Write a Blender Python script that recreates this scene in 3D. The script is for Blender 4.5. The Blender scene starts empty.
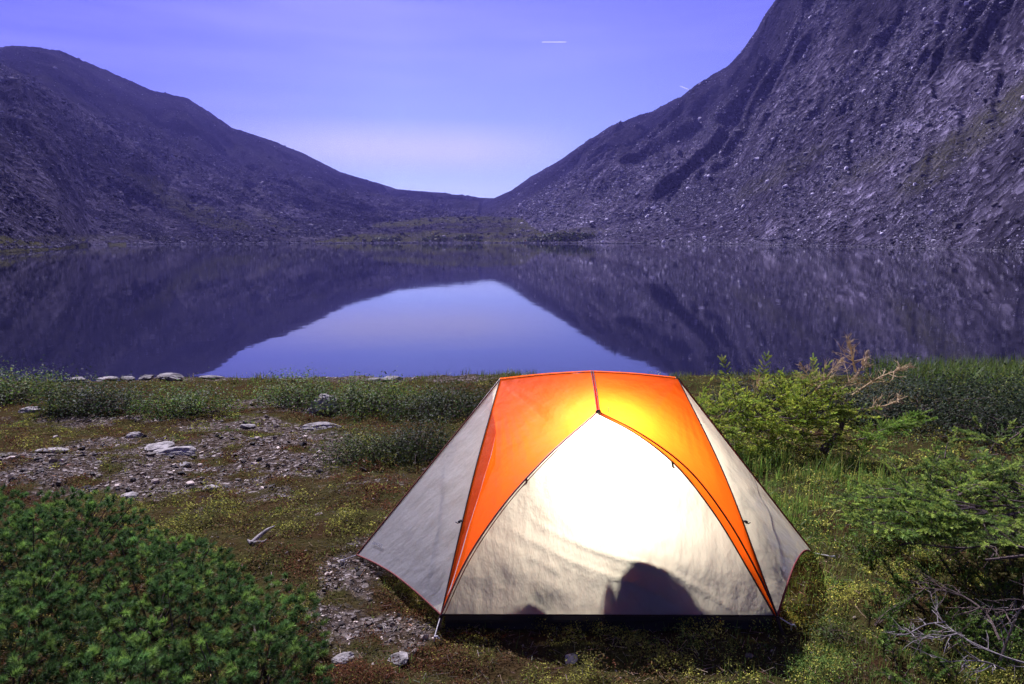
import bpy, math, random
import numpy as np
R = math.radians
rng = np.random.default_rng(11)
random.seed(5)
S = bpy.context.scene
COL = S.collection
W, H, F = 1024, 684, 682.7
PITCH = R(8.6)
CAM = np.array([0.0, 0.0, 1.68])
WATER = -0.75
SUN_EL, SUN_AZ = 43.0, -27.0        # azimuth measured from +Y, negative = to the left

# ------------------------------------------------------------------ helpers
def ray(px, py):
    u = (np.asarray(px, float) - W/2)/F; v = (H/2 - np.asarray(py, float))/F
    c, s = math.cos(PITCH), math.sin(PITCH)
    return np.stack([u, c + v*s, -s + v*c], -1)
def at_y(px, py, y):
    d = ray(px, py); return CAM + d*(y/d[..., 1])[..., None] if d.ndim > 1 else CAM + d*(y/d[1])
def at_z(px, py, z):
    d = ray(px, py); return CAM + d*((z - CAM[2])/d[2])
def az_el(px, py):
    d = ray(px, py); return np.degrees(np.arctan2(d[..., 0], d[..., 1])), np.degrees(np.arctan2(d[..., 2], np.hypot(d[..., 0], d[..., 1])))

_perm = rng.permutation(4096)
_grad = rng.uniform(-1, 1, (4096, 2))
def noise(x, y, seed=0):
    x = np.asarray(x, float) + seed*37.13; y = np.asarray(y, float) + seed*17.7
    xi = np.floor(x).astype(int); yi = np.floor(y).astype(int); fx = x - xi; fy = y - yi
    def g(ix, iy, dx, dy):
        h = _perm[(_perm[ix & 4095] + iy*57) & 4095]
        return _grad[h, 0]*dx + _grad[h, 1]*dy
    u = fx*fx*fx*(fx*(fx*6-15)+10); v = fy*fy*fy*(fy*(fy*6-15)+10)
    a = g(xi, yi, fx, fy); b = g(xi+1, yi, fx-1, fy); c = g(xi, yi+1, fx, fy-1); d = g(xi+1, yi+1, fx-1, fy-1)
    return (a*(1-u)+b*u)*(1-v) + (c*(1-u)+d*u)*v
def fbm(x, y, octs=4, seed=0, ridged=False):
    t = 0; a = 1.0; f = 1.0
    for o in range(octs):
        n = noise(np.asarray(x)*f, np.asarray(y)*f, seed+o*3)
        t = t + a*((0.5-np.abs(n)*1.6) if ridged else n)
        a *= .5; f *= 2.03
    return t
def unit(v): return v/np.maximum(np.linalg.norm(v, axis=-1, keepdims=True), 1e-9)
def sstep(a, b, x):
    t = np.clip((np.asarray(x, float)-a)/(b-a), 0, 1); return t*t*(3-2*t)

def mesh(name, verts, faces, mat, parent=None, smooth=False, cols=None, origin=None):
    verts = np.asarray(verts, np.float64).reshape(-1, 3)
    if isinstance(faces, np.ndarray): groups = [faces]
    else: groups = [np.asarray(g) for g in faces if len(g)]
    me = bpy.data.meshes.new(name)
    nl = sum(g.size for g in groups); nf = sum(len(g) for g in groups)
    if origin is not None: verts = verts - np.asarray(origin, float)
    elif parent is not None: verts = verts - np.array(parent.location)
    me.vertices.add(len(verts)); me.vertices.foreach_set('co', verts.astype(np.float32).ravel())
    me.loops.add(nl); me.loops.foreach_set('vertex_index', np.concatenate([g.ravel() for g in groups]).astype(np.int32))
    me.polygons.add(nf)
    starts = []; s = 0
    for g in groups:
        starts.append(s + np.arange(len(g))*g.shape[1]); s += g.size
    me.polygons.foreach_set('loop_start', np.concatenate(starts).astype(np.int32))
    me.polygons.foreach_set('use_smooth', np.full(nf, smooth))
    me.update(calc_edges=True); me.validate()
    if cols is not None:
        a = me.attributes.new('tint', 'FLOAT_COLOR', 'POINT')
        c = np.ones((len(verts), 4), np.float32); c[:, :3] = cols; a.data.foreach_set('color', c.ravel())
    me.materials.append(mat)
    o = bpy.data.objects.new(name, me); COL.objects.link(o)
    if parent is not None: o.parent = parent
    elif origin is not None: o.location = [float(q) for q in origin]
    return o
def tag(o, label=None, cat=None, group=None, kind=None):
    if label: o['label'] = label
    if cat: o['category'] = cat
    if group: o['group'] = group
    if kind: o['kind'] = kind
    return o
def thing(name, label, cat, loc, group=None):
    o = bpy.data.objects.new(name, None); COL.objects.link(o); o.location = [float(q) for q in loc]; o.empty_display_size = .1
    return tag(o, label, cat, group)

def grid_faces(nu, nv, off=0):
    i = np.arange(nu-1)[:, None]; j = np.arange(nv-1)[None, :]
    a = (i*nv + j).ravel() + off
    return np.stack([a, a+nv, a+nv+1, a+1], 1)
def tube(pts, r0, r1=None, n=6):
    pts = np.asarray(pts, float); k = len(pts); r1 = r0 if r1 is None else r1
    t = unit(np.gradient(pts, axis=0)); up = np.array([.13, .21, 1.0]); up = up/np.linalg.norm(up)
    a = np.cross(t, up); bad = np.linalg.norm(a, axis=1) < .1; a[bad] = np.cross(t[bad], [1, 0, 0]); a = unit(a); b = np.cross(t, a)
    rr = np.linspace(r0, r1, k)[:, None, None]; ph = np.linspace(0, 2*np.pi, n, endpoint=False)
    v = pts[:, None] + rr*(a[:, None]*np.cos(ph)[None, :, None] + b[:, None]*np.sin(ph)[None, :, None])
    i = np.arange(k-1)[:, None]; j = np.arange(n)[None]
    f = np.stack([i*n+j, i*n+(j+1) % n, (i+1)*n+(j+1) % n, (i+1)*n+j], -1).reshape(-1, 4)
    return v.reshape(-1, 3), f
def tubes(lst, n=5):
    V, Fc, o = [], [], 0
    for p, r0, r1 in lst:
        v, f = tube(p, r0, r1, n); V.append(v); Fc.append(f+o); o += len(v)
    return np.concatenate(V), np.concatenate(Fc)
def catmull(pts, n=40):
    p = np.asarray(pts, float); k = len(p)
    d = np.concatenate([[0], np.cumsum(np.linalg.norm(np.diff(p, axis=0), axis=1))])
    m = np.gradient(p, d, axis=0) if k > 2 else np.repeat((p[1]-p[0])[None]/d[-1], 2, 0)
    s = np.linspace(0, d[-1], n); i = np.clip(np.searchsorted(d, s, 'right')-1, 0, k-2)
    h = (d[i+1]-d[i])[:, None]; t = ((s-d[i])[:, None])/h
    return (2*t**3-3*t**2+1)*p[i] + (t**3-2*t**2+t)*h*m[i] + (-2*t**3+3*t**2)*p[i+1] + (t**3-t**2)*h*m[i+1]

# ------------------------------------------------------------------ materials
def newmat(name):
    m = bpy.data.materials.new(name); m.use_nodes = True; m.node_tree.nodes.clear()
    nt = m.node_tree; out = nt.nodes.new('ShaderNodeOutputMaterial'); return m, nt, out
def N(nt, t, **kw):
    n = nt.nodes.new(t)
    for k, v in kw.items():
        if k.startswith('i_'):
            key = k[2:].replace('_', ' '); n.inputs[key].default_value = v
        else: setattr(n, k, v)
    return n
def ramp(nt, fac, stops, interp='LINEAR'):
    r = nt.nodes.new('ShaderNodeValToRGB'); r.color_ramp.interpolation = interp
    e = r.color_ramp.elements
    while len(e) < len(stops): e.new(.5)
    for q, (p, c) in zip(e, stops): q.position = p; q.color = (*c, 1) if len(c) == 3 else c
    nt.links.new(fac, r.inputs[0]); return r.outputs[0]
def mixc(nt, fac, a, b, mode='MIX'):
    m = nt.nodes.new('ShaderNodeMix'); m.data_type = 'RGBA'; m.blend_type = mode
    for k, v in ((0, fac), (6, a), (7, b)):
        if hasattr(v, 'links'): nt.links.new(v, m.inputs[k])
        else: m.inputs[k].default_value = v if k == 0 else (*v, 1)
    return m.outputs[2]
def ntex(nt, scale, detail=4, rough=.55, vec=None, kind='NOISE'):
    n = nt.nodes.new('ShaderNodeTexNoise' if kind == 'NOISE' else 'ShaderNodeTexVoronoi'); n.inputs['Scale'].default_value = scale
    if kind == 'NOISE': n.inputs['Detail'].default_value = detail; n.inputs['Roughness'].default_value = rough
    if vec is not None: nt.links.new(vec, n.inputs['Vector'])
    return n
def pos(nt): return nt.nodes.new('ShaderNodeNewGeometry').outputs['Position']
def foliage_mat(name, transl=.3, rough=.5, spec=.35):
    m, nt, out = newmat(name)
    at = N(nt, 'ShaderNodeAttribute', attribute_name='tint')
    n = ntex(nt, 30, 3, vec=pos(nt))
    c = mixc(nt, 1.0, at.outputs['Color'], ramp(nt, n.outputs[0], [(.3, (.7, .7, .7)), (.7, (1.25, 1.25, 1.2))]), 'MULTIPLY')
    p = N(nt, 'ShaderNodeBsdfPrincipled'); p.inputs['Roughness'].default_value = rough; p.inputs['Specular IOR Level'].default_value = spec
    t = N(nt, 'ShaderNodeBsdfTranslucent'); mx = N(nt, 'ShaderNodeMixShader'); mx.inputs[0].default_value = transl
    nt.links.new(c, p.inputs['Base Color']); nt.links.new(c, t.inputs[0])
    nt.links.new(p.outputs[0], mx.inputs[1]); nt.links.new(t.outputs[0], mx.inputs[2]); nt.links.new(mx.outputs[0], out.inputs[0]); return m
def simple_mat(name, c0, c1, scale, rough=.8, bump=.3, bscale=None, spec=.3, dist=.01, attr=False):
    m, nt, out = newmat(name); g = pos(nt)
    n = ntex(nt, scale, 6, .6, g); c = ramp(nt, n.outputs[0], [(.3, c0), (.7, c1)])
    if attr:
        at = N(nt, 'ShaderNodeAttribute', attribute_name='tint'); c = mixc(nt, 1.0, c, at.outputs['Color'], 'MULTIPLY')
    p = N(nt, 'ShaderNodeBsdfPrincipled'); p.inputs['Roughness'].default_value = rough; p.inputs['Specular IOR Level'].default_value = spec
    nt.links.new(c, p.inputs['Base Color'])
    b = N(nt, 'ShaderNodeBump'); b.inputs['Strength'].default_value = bump; b.inputs['Distance'].default_value = dist
    n2 = ntex(nt, bscale or scale*3, 6, .65, g); nt.links.new(n2.outputs[0], b.inputs['Height']); nt.links.new(b.outputs[0], p.inputs['Normal'])
    nt.links.new(p.outputs[0], out.inputs[0]); return m
def fabric(name, col, transl, rough=.55, wr=.35, scale=9, stretch=(1, 1, .35), refl=None):
    m, nt, out = newmat(name)
    tc = N(nt, 'ShaderNodeTexCoord'); mp = N(nt, 'ShaderNodeMapping'); mp.inputs['Scale'].default_value = stretch
    nt.links.new(tc.outputs['Object'], mp.inputs[0])
    n = ntex(nt, scale, 4, .5, mp.outputs[0]); b = N(nt, 'ShaderNodeBump'); b.inputs['Strength'].default_value = wr; b.inputs['Distance'].default_value = .03
    nt.links.new(n.outputs[0], b.inputs['Height'])
    p = N(nt, 'ShaderNodeBsdfPrincipled'); p.inputs['Base Color'].default_value = (*(refl or col), 1); p.inputs['Roughness'].default_value = rough; p.inputs['Specular IOR Level'].default_value = .06
    t = N(nt, 'ShaderNodeBsdfTranslucent'); t.inputs[0].default_value = (*col, 1)
    nt.links.new(b.outputs[0], p.inputs['Normal']); nt.links.new(b.outputs[0], t.inputs['Normal'])
    mx = N(nt, 'ShaderNodeMixShader'); mx.inputs[0].default_value = transl
    nt.links.new(p.outputs[0], mx.inputs[1]); nt.links.new(t.outputs[0], mx.inputs[2]); nt.links.new(mx.outputs[0], out.inputs[0]); return m

M = {}
M['needle'] = foliage_mat('spruce_needles', .3, .6, .12)
M['leaf'] = foliage_mat('willow_leaves', .4, .6, .12)
M['grass'] = foliage_mat('grass_blades', .4, .5, .3)
M['cover'] = foliage_mat('ground_plants', .35, .7, .03)
M['bark'] = simple_mat('bark', (.05, .035, .03), (.16, .12, .10), 40, .9, .6)
M['deadwood'] = simple_mat('weathered_wood', (.12, .10, .09), (.36, .33, .31), 25, .75, .5)
M['tanwood'] = simple_mat('dry_twigs', (.42, .30, .14), (.75, .58, .33), 30, .8, .4)
M['rock'] = simple_mat('granite', (.10, .09, .08), (.50, .47, .43), 14, .8, .5, 60, .08, .01)
M['far_rock'] = simple_mat('dark_granite', (.05, .046, .055), (.22, .20, .24), .5, .85, .4, 2, 0, .1)
M['shore_stone'] = simple_mat('wet_granite', (.03, .027, .025), (.40, .37, .34), 5, .7, .6, 30, .1, .02)
M['pebble'] = simple_mat('pebble_stone', (.5, .48, .5), (1, 1, 1), 60, .7, .4, 200, .1, .003, attr=True)
M['scree'] = simple_mat('scree_stone', (.5, .5, .5), (1, 1, 1), .8, .85, .4, 3, 0, .1, attr=True)
M['white'] = fabric('pale_ripstop', (.78, .80, .75), .55, wr=.75, refl=(.36, .36, .36))
M['orange'] = fabric('orange_ripstop', (.95, .145, .010), .62, refl=(.55, .05, .012))
M['inner'] = fabric('inner_tent_nylon', (.45, .43, .42), .4)
M['floor'] = fabric('dark_floor_nylon', (.03, .03, .032), .08)
M['trim'] = simple_mat('dark_red_webbing', (.10, .012, .01), (.2, .03, .02), 60, .7, .3)
M['seam'] = simple_mat('dark_seam_tape', (.015, .008, .008), (.03, .015, .012), 60, .6, .2)
M['pole'] = simple_mat('anodised_pole', (.12, .02, .01), (.2, .03, .015), 20, .35, .1, spec=.6)
M['black'] = simple_mat('black_plastic', (.01, .01, .011), (.02, .02, .022), 60, .5, .1)
M['pack'] = simple_mat('dark_pack_cloth', (.02, .02, .024), (.05, .05, .055), 40, .8, .5)
M['metal'] = simple_mat('aluminium', (.5, .5, .52), (.7, .7, .72), 40, .35, .1, spec=.7)
M['cord'] = simple_mat('guy_cord', (.5, .48, .45), (.7, .68, .64), 200, .8, .3)
def emit_mat():
    m, nt, out = newmat('lantern_globe'); e = N(nt, 'ShaderNodeEmission'); e.inputs[0].default_value = (1, .9, .72, 1); e.inputs[1].default_value = 12
    nt.links.new(e.outputs[0], out.inputs[0]); return m
M['globe'] = emit_mat()

# ground: soil / gravel / moss
def ground_mat():
    m, nt, out = newmat('alpine_ground'); g = pos(nt)
    at = N(nt, 'ShaderNodeAttribute', attribute_name='tint'); sep = N(nt, 'ShaderNodeSeparateColor'); nt.links.new(at.outputs['Color'], sep.inputs[0])
    n1 = ntex(nt, 2.2, 6, .6, g); n2 = ntex(nt, 45, 5, .7, g); v = ntex(nt, 38, kind='V', vec=g)
    soil = ramp(nt, n2.outputs[0], [(.3, (.014, .009, .005)), (.55, (.050, .034, .018)), (.75, (.11, .085, .050))])
    moss = ramp(nt, n1.outputs[0], [(.3, (.05, .018, .010)), (.45, (.045, .035, .010)), (.6, (.045, .06, .012)), (.75, (.09, .09, .02))])
    cov = mixc(nt, .42, soil, moss)
    grav = ramp(nt, v.outputs['Color'], [(.15, (.016, .012, .009)), (.5, (.075, .058, .046)), (.75, (.17, .14, .12)), (.92, (.52, .47, .43))])
    grav = mixc(nt, .3, grav, soil)
    c = mixc(nt, sep.outputs[0], cov, grav)
    p = N(nt, 'ShaderNodeBsdfPrincipled'); p.inputs['Roughness'].default_value = .9; p.inputs['Specular IOR Level'].default_value = 0
    nt.links.new(c, p.inputs['Base Color'])
    b = N(nt, 'ShaderNodeBump'); b.inputs['Strength'].default_value = .8; b.inputs['Distance'].default_value = .02
    nt.links.new(n2.outputs[0], b.inputs['Height']); b2 = N(nt, 'ShaderNodeBump'); b2.inputs['Strength'].default_value = .6; b2.inputs['Distance'].default_value = .012
    nt.links.new(v.outputs['Distance'], b2.inputs['Height']); nt.links.new(b.outputs[0], b2.inputs['Normal']); nt.links.new(b2.outputs[0], p.inputs['Normal'])
    nt.links.new(p.outputs[0], out.inputs[0]); return m
M['ground'] = ground_mat()
def mountain_mat():
    m, nt, out = newmat('mountain_rock'); g = pos(nt)
    at = N(nt, 'ShaderNodeAttribute', attribute_name='tint'); sep = N(nt, 'ShaderNodeSeparateColor'); nt.links.new(at.outputs['Color'], sep.inputs[0])
    n1 = ntex(nt, .012, 8, .65, g); n2 = ntex(nt, .18, 8, .75, g); v = ntex(nt, .35, kind='V', vec=g); v2 = ntex(nt, .9, kind='V', vec=g)
    rock = ramp(nt, n2.outputs[0], [(.32, (.010, .009, .010)), (.5, (.028, .026, .028)), (.68, (.085, .08, .085))])
    scree = mixc(nt, .5, ramp(nt, v.outputs['Color'], [(.2, (.05, .045, .05)), (.7, (.20, .19, .20)), (.97, (.6, .58, .6))]),
                 ramp(nt, v2.outputs['Color'], [(.2, (.03, .027, .03)), (.7, (.09, .085, .09)), (.97, (.34, .33, .34))]))
    green = ramp(nt, n2.outputs[0], [(.3, (.028, .032, .016)), (.6, (.075, .07, .034)), (.8, (.16, .125, .065))])
    c = mixc(nt, sep.outputs[0], rock, scree)
    c = mixc(nt, 1.0, c, ramp(nt, n1.outputs[0], [(.35, (.6, .6, .6)), (.65, (1.1, 1.08, 1.08))]), 'MULTIPLY')
    c = mixc(nt, 1.0, c, (.78, .73, 1.0), 'MULTIPLY')
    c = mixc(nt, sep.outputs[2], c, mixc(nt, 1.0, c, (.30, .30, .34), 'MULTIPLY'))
    c = mixc(nt, sep.outputs[1], c, green)
    p = N(nt, 'ShaderNodeBsdfPrincipled'); p.inputs['Roughness'].default_value = .95; p.inputs['Specular IOR Level'].default_value = 0
    nt.links.new(c, p.inputs['Base Color'])
    b = N(nt, 'ShaderNodeBump'); b.inputs['Strength'].default_value = 1.0; b.inputs['Distance'].default_value = 2.0
    nt.links.new(n2.outputs[0], b.inputs['Height'])
    b2 = N(nt, 'ShaderNodeBump'); b2.inputs['Strength'].default_value = .9; b2.inputs['Distance'].default_value = 1.2
    nt.links.new(v.outputs['Distance'], b2.inputs['Height']); nt.links.new(b.outputs[0], b2.inputs['Normal'])
    nt.links.new(b2.outputs[0], p.inputs['Normal']); nt.links.new(p.outputs[0], out.inputs[0]); return m
M['mountain'] = mountain_mat()
def water_mat():
    m, nt, out = newmat('lake_water'); g = pos(nt)
    mp = N(nt, 'ShaderNodeMapping'); mp.inputs['Scale'].default_value = (1, 1, 1); nt.links.new(g, mp.inputs[0])
    n = ntex(nt, .9, 3, .5, mp.outputs[0]); n2 = ntex(nt, .05, 3, .5, mp.outputs[0])
    b = N(nt, 'ShaderNodeBump'); b.inputs['Strength'].default_value = .22; b.inputs['Distance'].default_value = .009
    nt.links.new(n.outputs[0], b.inputs['Height'])
    p = N(nt, 'ShaderNodeBsdfPrincipled'); p.inputs['Base Color'].default_value = (.010, .010, .026, 1); p.inputs['IOR'].default_value = 1.42
    r = ramp(nt, n2.outputs[0], [(.35, (.015,)*3), (.7, (.05,)*3)]); nt.links.new(r, p.inputs['Roughness'])
    nt.links.new(b.outputs[0], p.inputs['Normal']); nt.links.new(p.outputs[0], out.inputs[0]); return m
M['water'] = water_mat()

# ------------------------------------------------------------------ near ground
def g0(px, py): p = at_z(px, py, 0.0); return p[:2]
GRAVEL = [  # centre px, py, half sizes in metres
    (205, 462, 1.25, .85), (270, 445, .8, .7), (150, 485, .6, .35), (35, 470, .9, .5), (120, 440, .5, .4), (240, 420, .7, .5),
    (355, 585, .16, .33), (340, 625, .13, .25), (385, 655, .2, .15), (95, 408, .8, .3), (300, 388, 1.0, .5), (250, 500, .3, .2)]
GRAVEL = [(*at_z(a, b, -.1)[:2], c, d) for a, b, c, d in GRAVEL]
def gravel_mask(x, y):
    m = np.zeros_like(np.asarray(x, float)); n = fbm(x*1.7, y*1.7, 4, 5)
    for cx, cy, rx, ry in GRAVEL:
        d = np.hypot((x-cx)/rx, (y-cy)/ry)
        m = np.maximum(m, sstep(1.25, .75, d + n*.9))
    m = np.maximum(m, sstep(10.0, 10.6, y + n*.5)*sstep(1.0, -.5, x))
    return m*sstep(-.32, .0, fbm(x*3.2, y*3.2, 4, 9) + .02)
SHORE = lambda x: 11.1 + .35*np.sin(x*.35+1) + .45*fbm(x*.5, x*0+3.3, 3, 2)
def gz(x, y):
    x = np.asarray(x, float); y = np.asarray(y, float)
    z = -.072*np.clip(y-3.9, 0, None)
    s = y - SHORE(x)
    z = z - .05*sstep(-1.2, 0, s) - 1.7*sstep(-.35, 4.5, s)
    near = sstep(60, 8, np.hypot(x, y-5))
    flat = sstep(.6, 1.3, np.hypot(x/1.0, (y-3.7)/1.15))
    z = z + (fbm(x*.55, y*.55, 3, 1)*.10 + fbm(x*2.3, y*2.3, 3, 4)*.04)*near*(.25+.75*flat) + fbm(x*9, y*9, 2, 6)*.012*near
    return z
def axis(fine0, fine1, step, lo, hi):
    a = list(np.arange(fine0, fine1+1e-6, step)); s = step; p = fine1
    while p < hi: s *= 1.22; p += s; a.append(min(p, hi))
    s = step; p = fine0; b = []
    while p > lo: s *= 1.22; p -= s; b.append(max(p, lo))
    return np.array(b[::-1]+a)
gx = axis(-6.5, 6.5, .035, -2600, 2600); gy = axis(1.1, 12.0, .035, -2600, 30)
X, Y = np.meshgrid(gx, gy, indexing='ij'); Z = gz(X, Y)
gm = gravel_mask(X, Y)
cols = np.stack([gm, gm*0, gm*0], -1).reshape(-1, 3)
gnd = mesh('ground', np.stack([X, Y, Z], -1), grid_faces(len(gx), len(gy)), M['ground'], smooth=True, cols=cols)
tag(gnd, kind='structure')

# ------------------------------------------------------------------ water
v = np.array([[-3500, -3500, WATER], [3500, -3500, WATER], [3500, 3500, WATER], [-3500, 3500, WATER]], float)
# the lake lies ahead of the camp: its near edge is hidden under the bank
v[0, 1] = v[1, 1] = 9.5
wt = mesh('water', v, np.array([[0, 1, 2, 3]]), M['water']); tag(wt, kind='structure')

# ------------------------------------------------------------------ mountains
def curve(pts):
    p = np.array(pts, float); a, e = az_el(p[:, 0], p[:, 1]); return a, e
az = np.concatenate([np.arange(-110, -40, .6), np.arange(-40, 40, .11), np.arange(40, 110.1, .6)])
rr = np.geomspace(110, 2300, 640)
A, Rr = np.meshgrid(az, rr, indexing='ij')
def interp(pts_az, pts_v, a=None): return np.interp(az if a is None else a, pts_az, pts_v)
PXA = lambda px: az_el(np.array(px, float), np.full(len(px), 238.0))[0]
sh_px = [-600, -100, 0, 60, 90, 200, 330, 500, 700, 850, 1024, 1300, 1900]
Sd = interp(PXA(sh_px), [140, 140, 150, 200, 300, 350, 385, 410, 330, 235, 165, 140, 140])
Sd = Sd*(1+.05*fbm(az*.35, az*0+9, 4, 8))
def layer(pts, Rpx, Rv, foot, power, ext, drop=.55, rough=None):
    a, e = curve(pts); el = np.interp(az, np.concatenate([[-110], a, [110]]), np.concatenate([[ext[0]], e, [ext[1]]]))
    Rd = np.interp(az, PXA(Rpx), Rv)
    Zr = CAM[2] + Rd*np.tan(np.radians(el))
    Ft = foot if np.ndim(foot) else np.full(len(az), float(foot))
    t = (Rr - Ft[:, None])/(Rd-Ft)[:, None]
    z = np.where(t < 0, WATER - 6 + np.clip(t, -1, 0)*20, WATER + (Zr-WATER)[:, None]*np.clip(t, 0, 1)**power)
    z = np.where(t > 1, Zr[:, None] - (Rr-Rd[:, None])*drop, z)
    z = np.where((Rd < Ft+25)[:, None], -12.0, z)
    return z, np.clip(t, 0, 1.0)
back_pts = [(-300, 10), (-120, 30), (-40, 42), (0, 47), (25, 46), (60, 51), (110, 72), (150, 90), (187, 98), (212, 114), (232, 128), (270, 140), (300, 152), (340, 172), (370, 181), (400, 190), (440, 193), (470, 197.5), (500, 199), (540, 214), (600, 232), (700, 240)]
zb, tb = layer(back_pts, [-400, 0, 300, 470, 700], [800, 950, 1200, 1500, 1500], Sd, 1.25, (18, -1))
sp_pts = [(-300, -60), (-100, 5), (0, 62), (40, 84), (75, 104), (120, 133), (160, 160), (205, 190), (250, 211), (300, 226), (345, 237), (380, 241), (420, 243)]
zs, ts = layer(sp_pts, [-400, 0, 200, 345], [460, 560, 640, 600], Sd, 1.3, (14, -2))
mor_pts = [(250, 243), (300, 233), (350, 226), (400, 220), (440, 217), (480, 216), (530, 219), (580, 226), (620, 232), (680, 240)]
zm, tm = layer(mor_pts, [200, 480, 700], [520, 640, 520], Sd, .9, (-2, -2), .1)
lp_pts = [(-300, 180), (-120, 208), (0, 220), (30, 226), (60, 233), (85, 238), (100, 243), (118, 249)]
zl, tl = layer(lp_pts, [-400, 0, 110], [220, 240, 330], Sd*.97, .9, (4, -2), .15)
r_pts = [(440, 222), (470, 209), (495, 197.5), (512, 190), (530, 177), (560, 160), (590, 139), (610, 127), (650, 111), (680, 97), (700, 82), (725, 68), (740, 54), (757, 30), (765, 14), (776, -2), (800, -40), (850, -100), (940, -170), (1024, -230), (1300, -420)]
zr_, tr = layer(r_pts, [400, 495, 560, 680, 778, 1024, 1400], [1300, 1250, 1150, 900, 740, 600, 520], Sd, 1.18, (-2, 24))
# lower right scree apron with its own top edge, pushing in front of the cliffs
ap_pts = [(480, 241), (560, 228), (640, 208), (720, 180), (800, 146), (860, 128), (930, 96), (1024, 62), (1200, 0), (1400, -60)]
za, ta = layer(ap_pts, [400, 700, 1024, 1400], [700, 560, 430, 380], Sd, 1.08, (-2, 12), .05)
stack = np.stack([zb, zs, zm, zl, zr_, za]); which = stack.argmax(0); Z = stack.max(0)
w5 = sstep(-18, 18, za-zr_); inR = (which >= 4); Z = np.where(inR, Z + 18*w5*(1-w5)*.5*sstep(8, 60, Z), Z)
T = np.choose(which, [tb, ts, tm, tl, tr, ta])
PX = W/2 + F*np.tan(np.radians(np.clip(A, -75, 75)))*math.cos(PITCH)
xw, yw = Rr*np.sin(np.radians(A)), Rr*np.cos(np.radians(A))
# gullies and crags running down the slopes
warp = fbm(xw*.006, yw*.006, 3, 21)
ac = A*Rr.mean()/57.3   # metres across the slope
gul = fbm(ac*.010 + warp*2.2 - Rr*.0035*np.sign(A), Rr*.0022, 5, 31, ridged=True)
gul2 = fbm(ac*.03 + warp*3 - Rr*.008*np.sign(A), Rr*.009, 4, 41, ridged=True)
up = sstep(0.0, .5, T)*sstep(1.25, .75, T + 0*T)
c4 = .85*sstep(490, 620, PX); cl = np.where(inR, c4*(1-w5)+.14*w5, np.where(which == 0, .55, np.where(which == 1, .45, np.where(which == 5, .14, .10))))
front = sstep(1.0, .80, T)
Z = Z + (gul-.35)*36*cl*up*(.12+.88*front) + (gul2-.3)*12*np.where(inR, 1-.6*w5, 1)*cl*sstep(.02, .35, T)*(.25+.75*front)
land = sstep(-.5, 1.5, Z-WATER)
fine = fbm(xw*.05, yw*.05, 5, 51)*3.6 + fbm(xw*.2, yw*.2, 3, 61)*.9
Z = Z + fine*land*(.18 + .82*sstep(.05, .4, T))*np.where((which == 2) | (which == 3), .35, np.where(inR, .8-.45*w5, np.where(which == 1, .55, .8)))*np.where(T > .97, .45, 1)

PYv = 238.7 - F*(Z-CAM[2])/np.maximum(yw, 1)
nn = fbm(xw*.012, yw*.012, 5, 71)
scree = np.where(which == 5, 1.0, np.where(which == 4, sstep(.62, .35, T+nn*.4), np.where(which == 1, .8, np.where(which == 0, sstep(.7, .3, T+nn*.3), .35))))
green = np.zeros_like(Z)
green = np.maximum(green, (which == 3)*1.0)
green = np.maximum(green, (which == 2)*sstep(-.35, .12, nn + fbm(xw*.04, yw*.04, 3, 73)*.7))
def blob(cx, cy, sx, sy, rot=0):
    c, s = math.cos(rot), math.sin(rot); dx, dy = PX-cx, PYv-cy
    return np.hypot((dx*c+dy*s)/sx, (-dx*s+dy*c)/sy)
for b, w in [((965, 125, 110, 20, R(-38)), 1), ((935, 160, 70, 14, R(-35)), .8), ((1010, 90, 60, 18, R(-35)), .9), ((860, 168, 50, 9, R(-30)), .6), ((770, 175, 45, 7, R(-30)), .5),
             ((215, 213, 45, 9, R(20)), .9), ((280, 222, 40, 6, R(25)), .7), ((190, 200, 40, 6, R(30)), .6), ((560, 232, 60, 5, 0), .8), ((90, 238, 90, 4, 0), .8)]:
    green = np.maximum(green, w*sstep(1.2, .5, blob(*b) + nn*1.2))
green = np.clip(green*np.where((which == 2) | (which == 3), 1.0, .62) + .15*sstep(.1, .35, nn)*(which == 0), 0, 1)
shade_mottle = np.where((which == 0) | (which == 1), .35+.65*sstep(.1, -.25, nn), np.where(which == 4, .65*sstep(.12, -.12, nn), np.where(which == 5, .2*sstep(.1, -.1, nn) - .35*sstep(-.1, .2, nn), .1)))  # left slopes' grazing-light shade put into the colour; noise mottle on the rest
cols = np.stack([scree, green, shade_mottle], -1).reshape(-1, 3)
mt = mesh('mountain_slopes', np.stack([xw, yw, Z], -1), grid_faces(len(az), len(rr)), M['mountain'], smooth=True, cols=cols); tag(mt, kind='structure')

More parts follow.
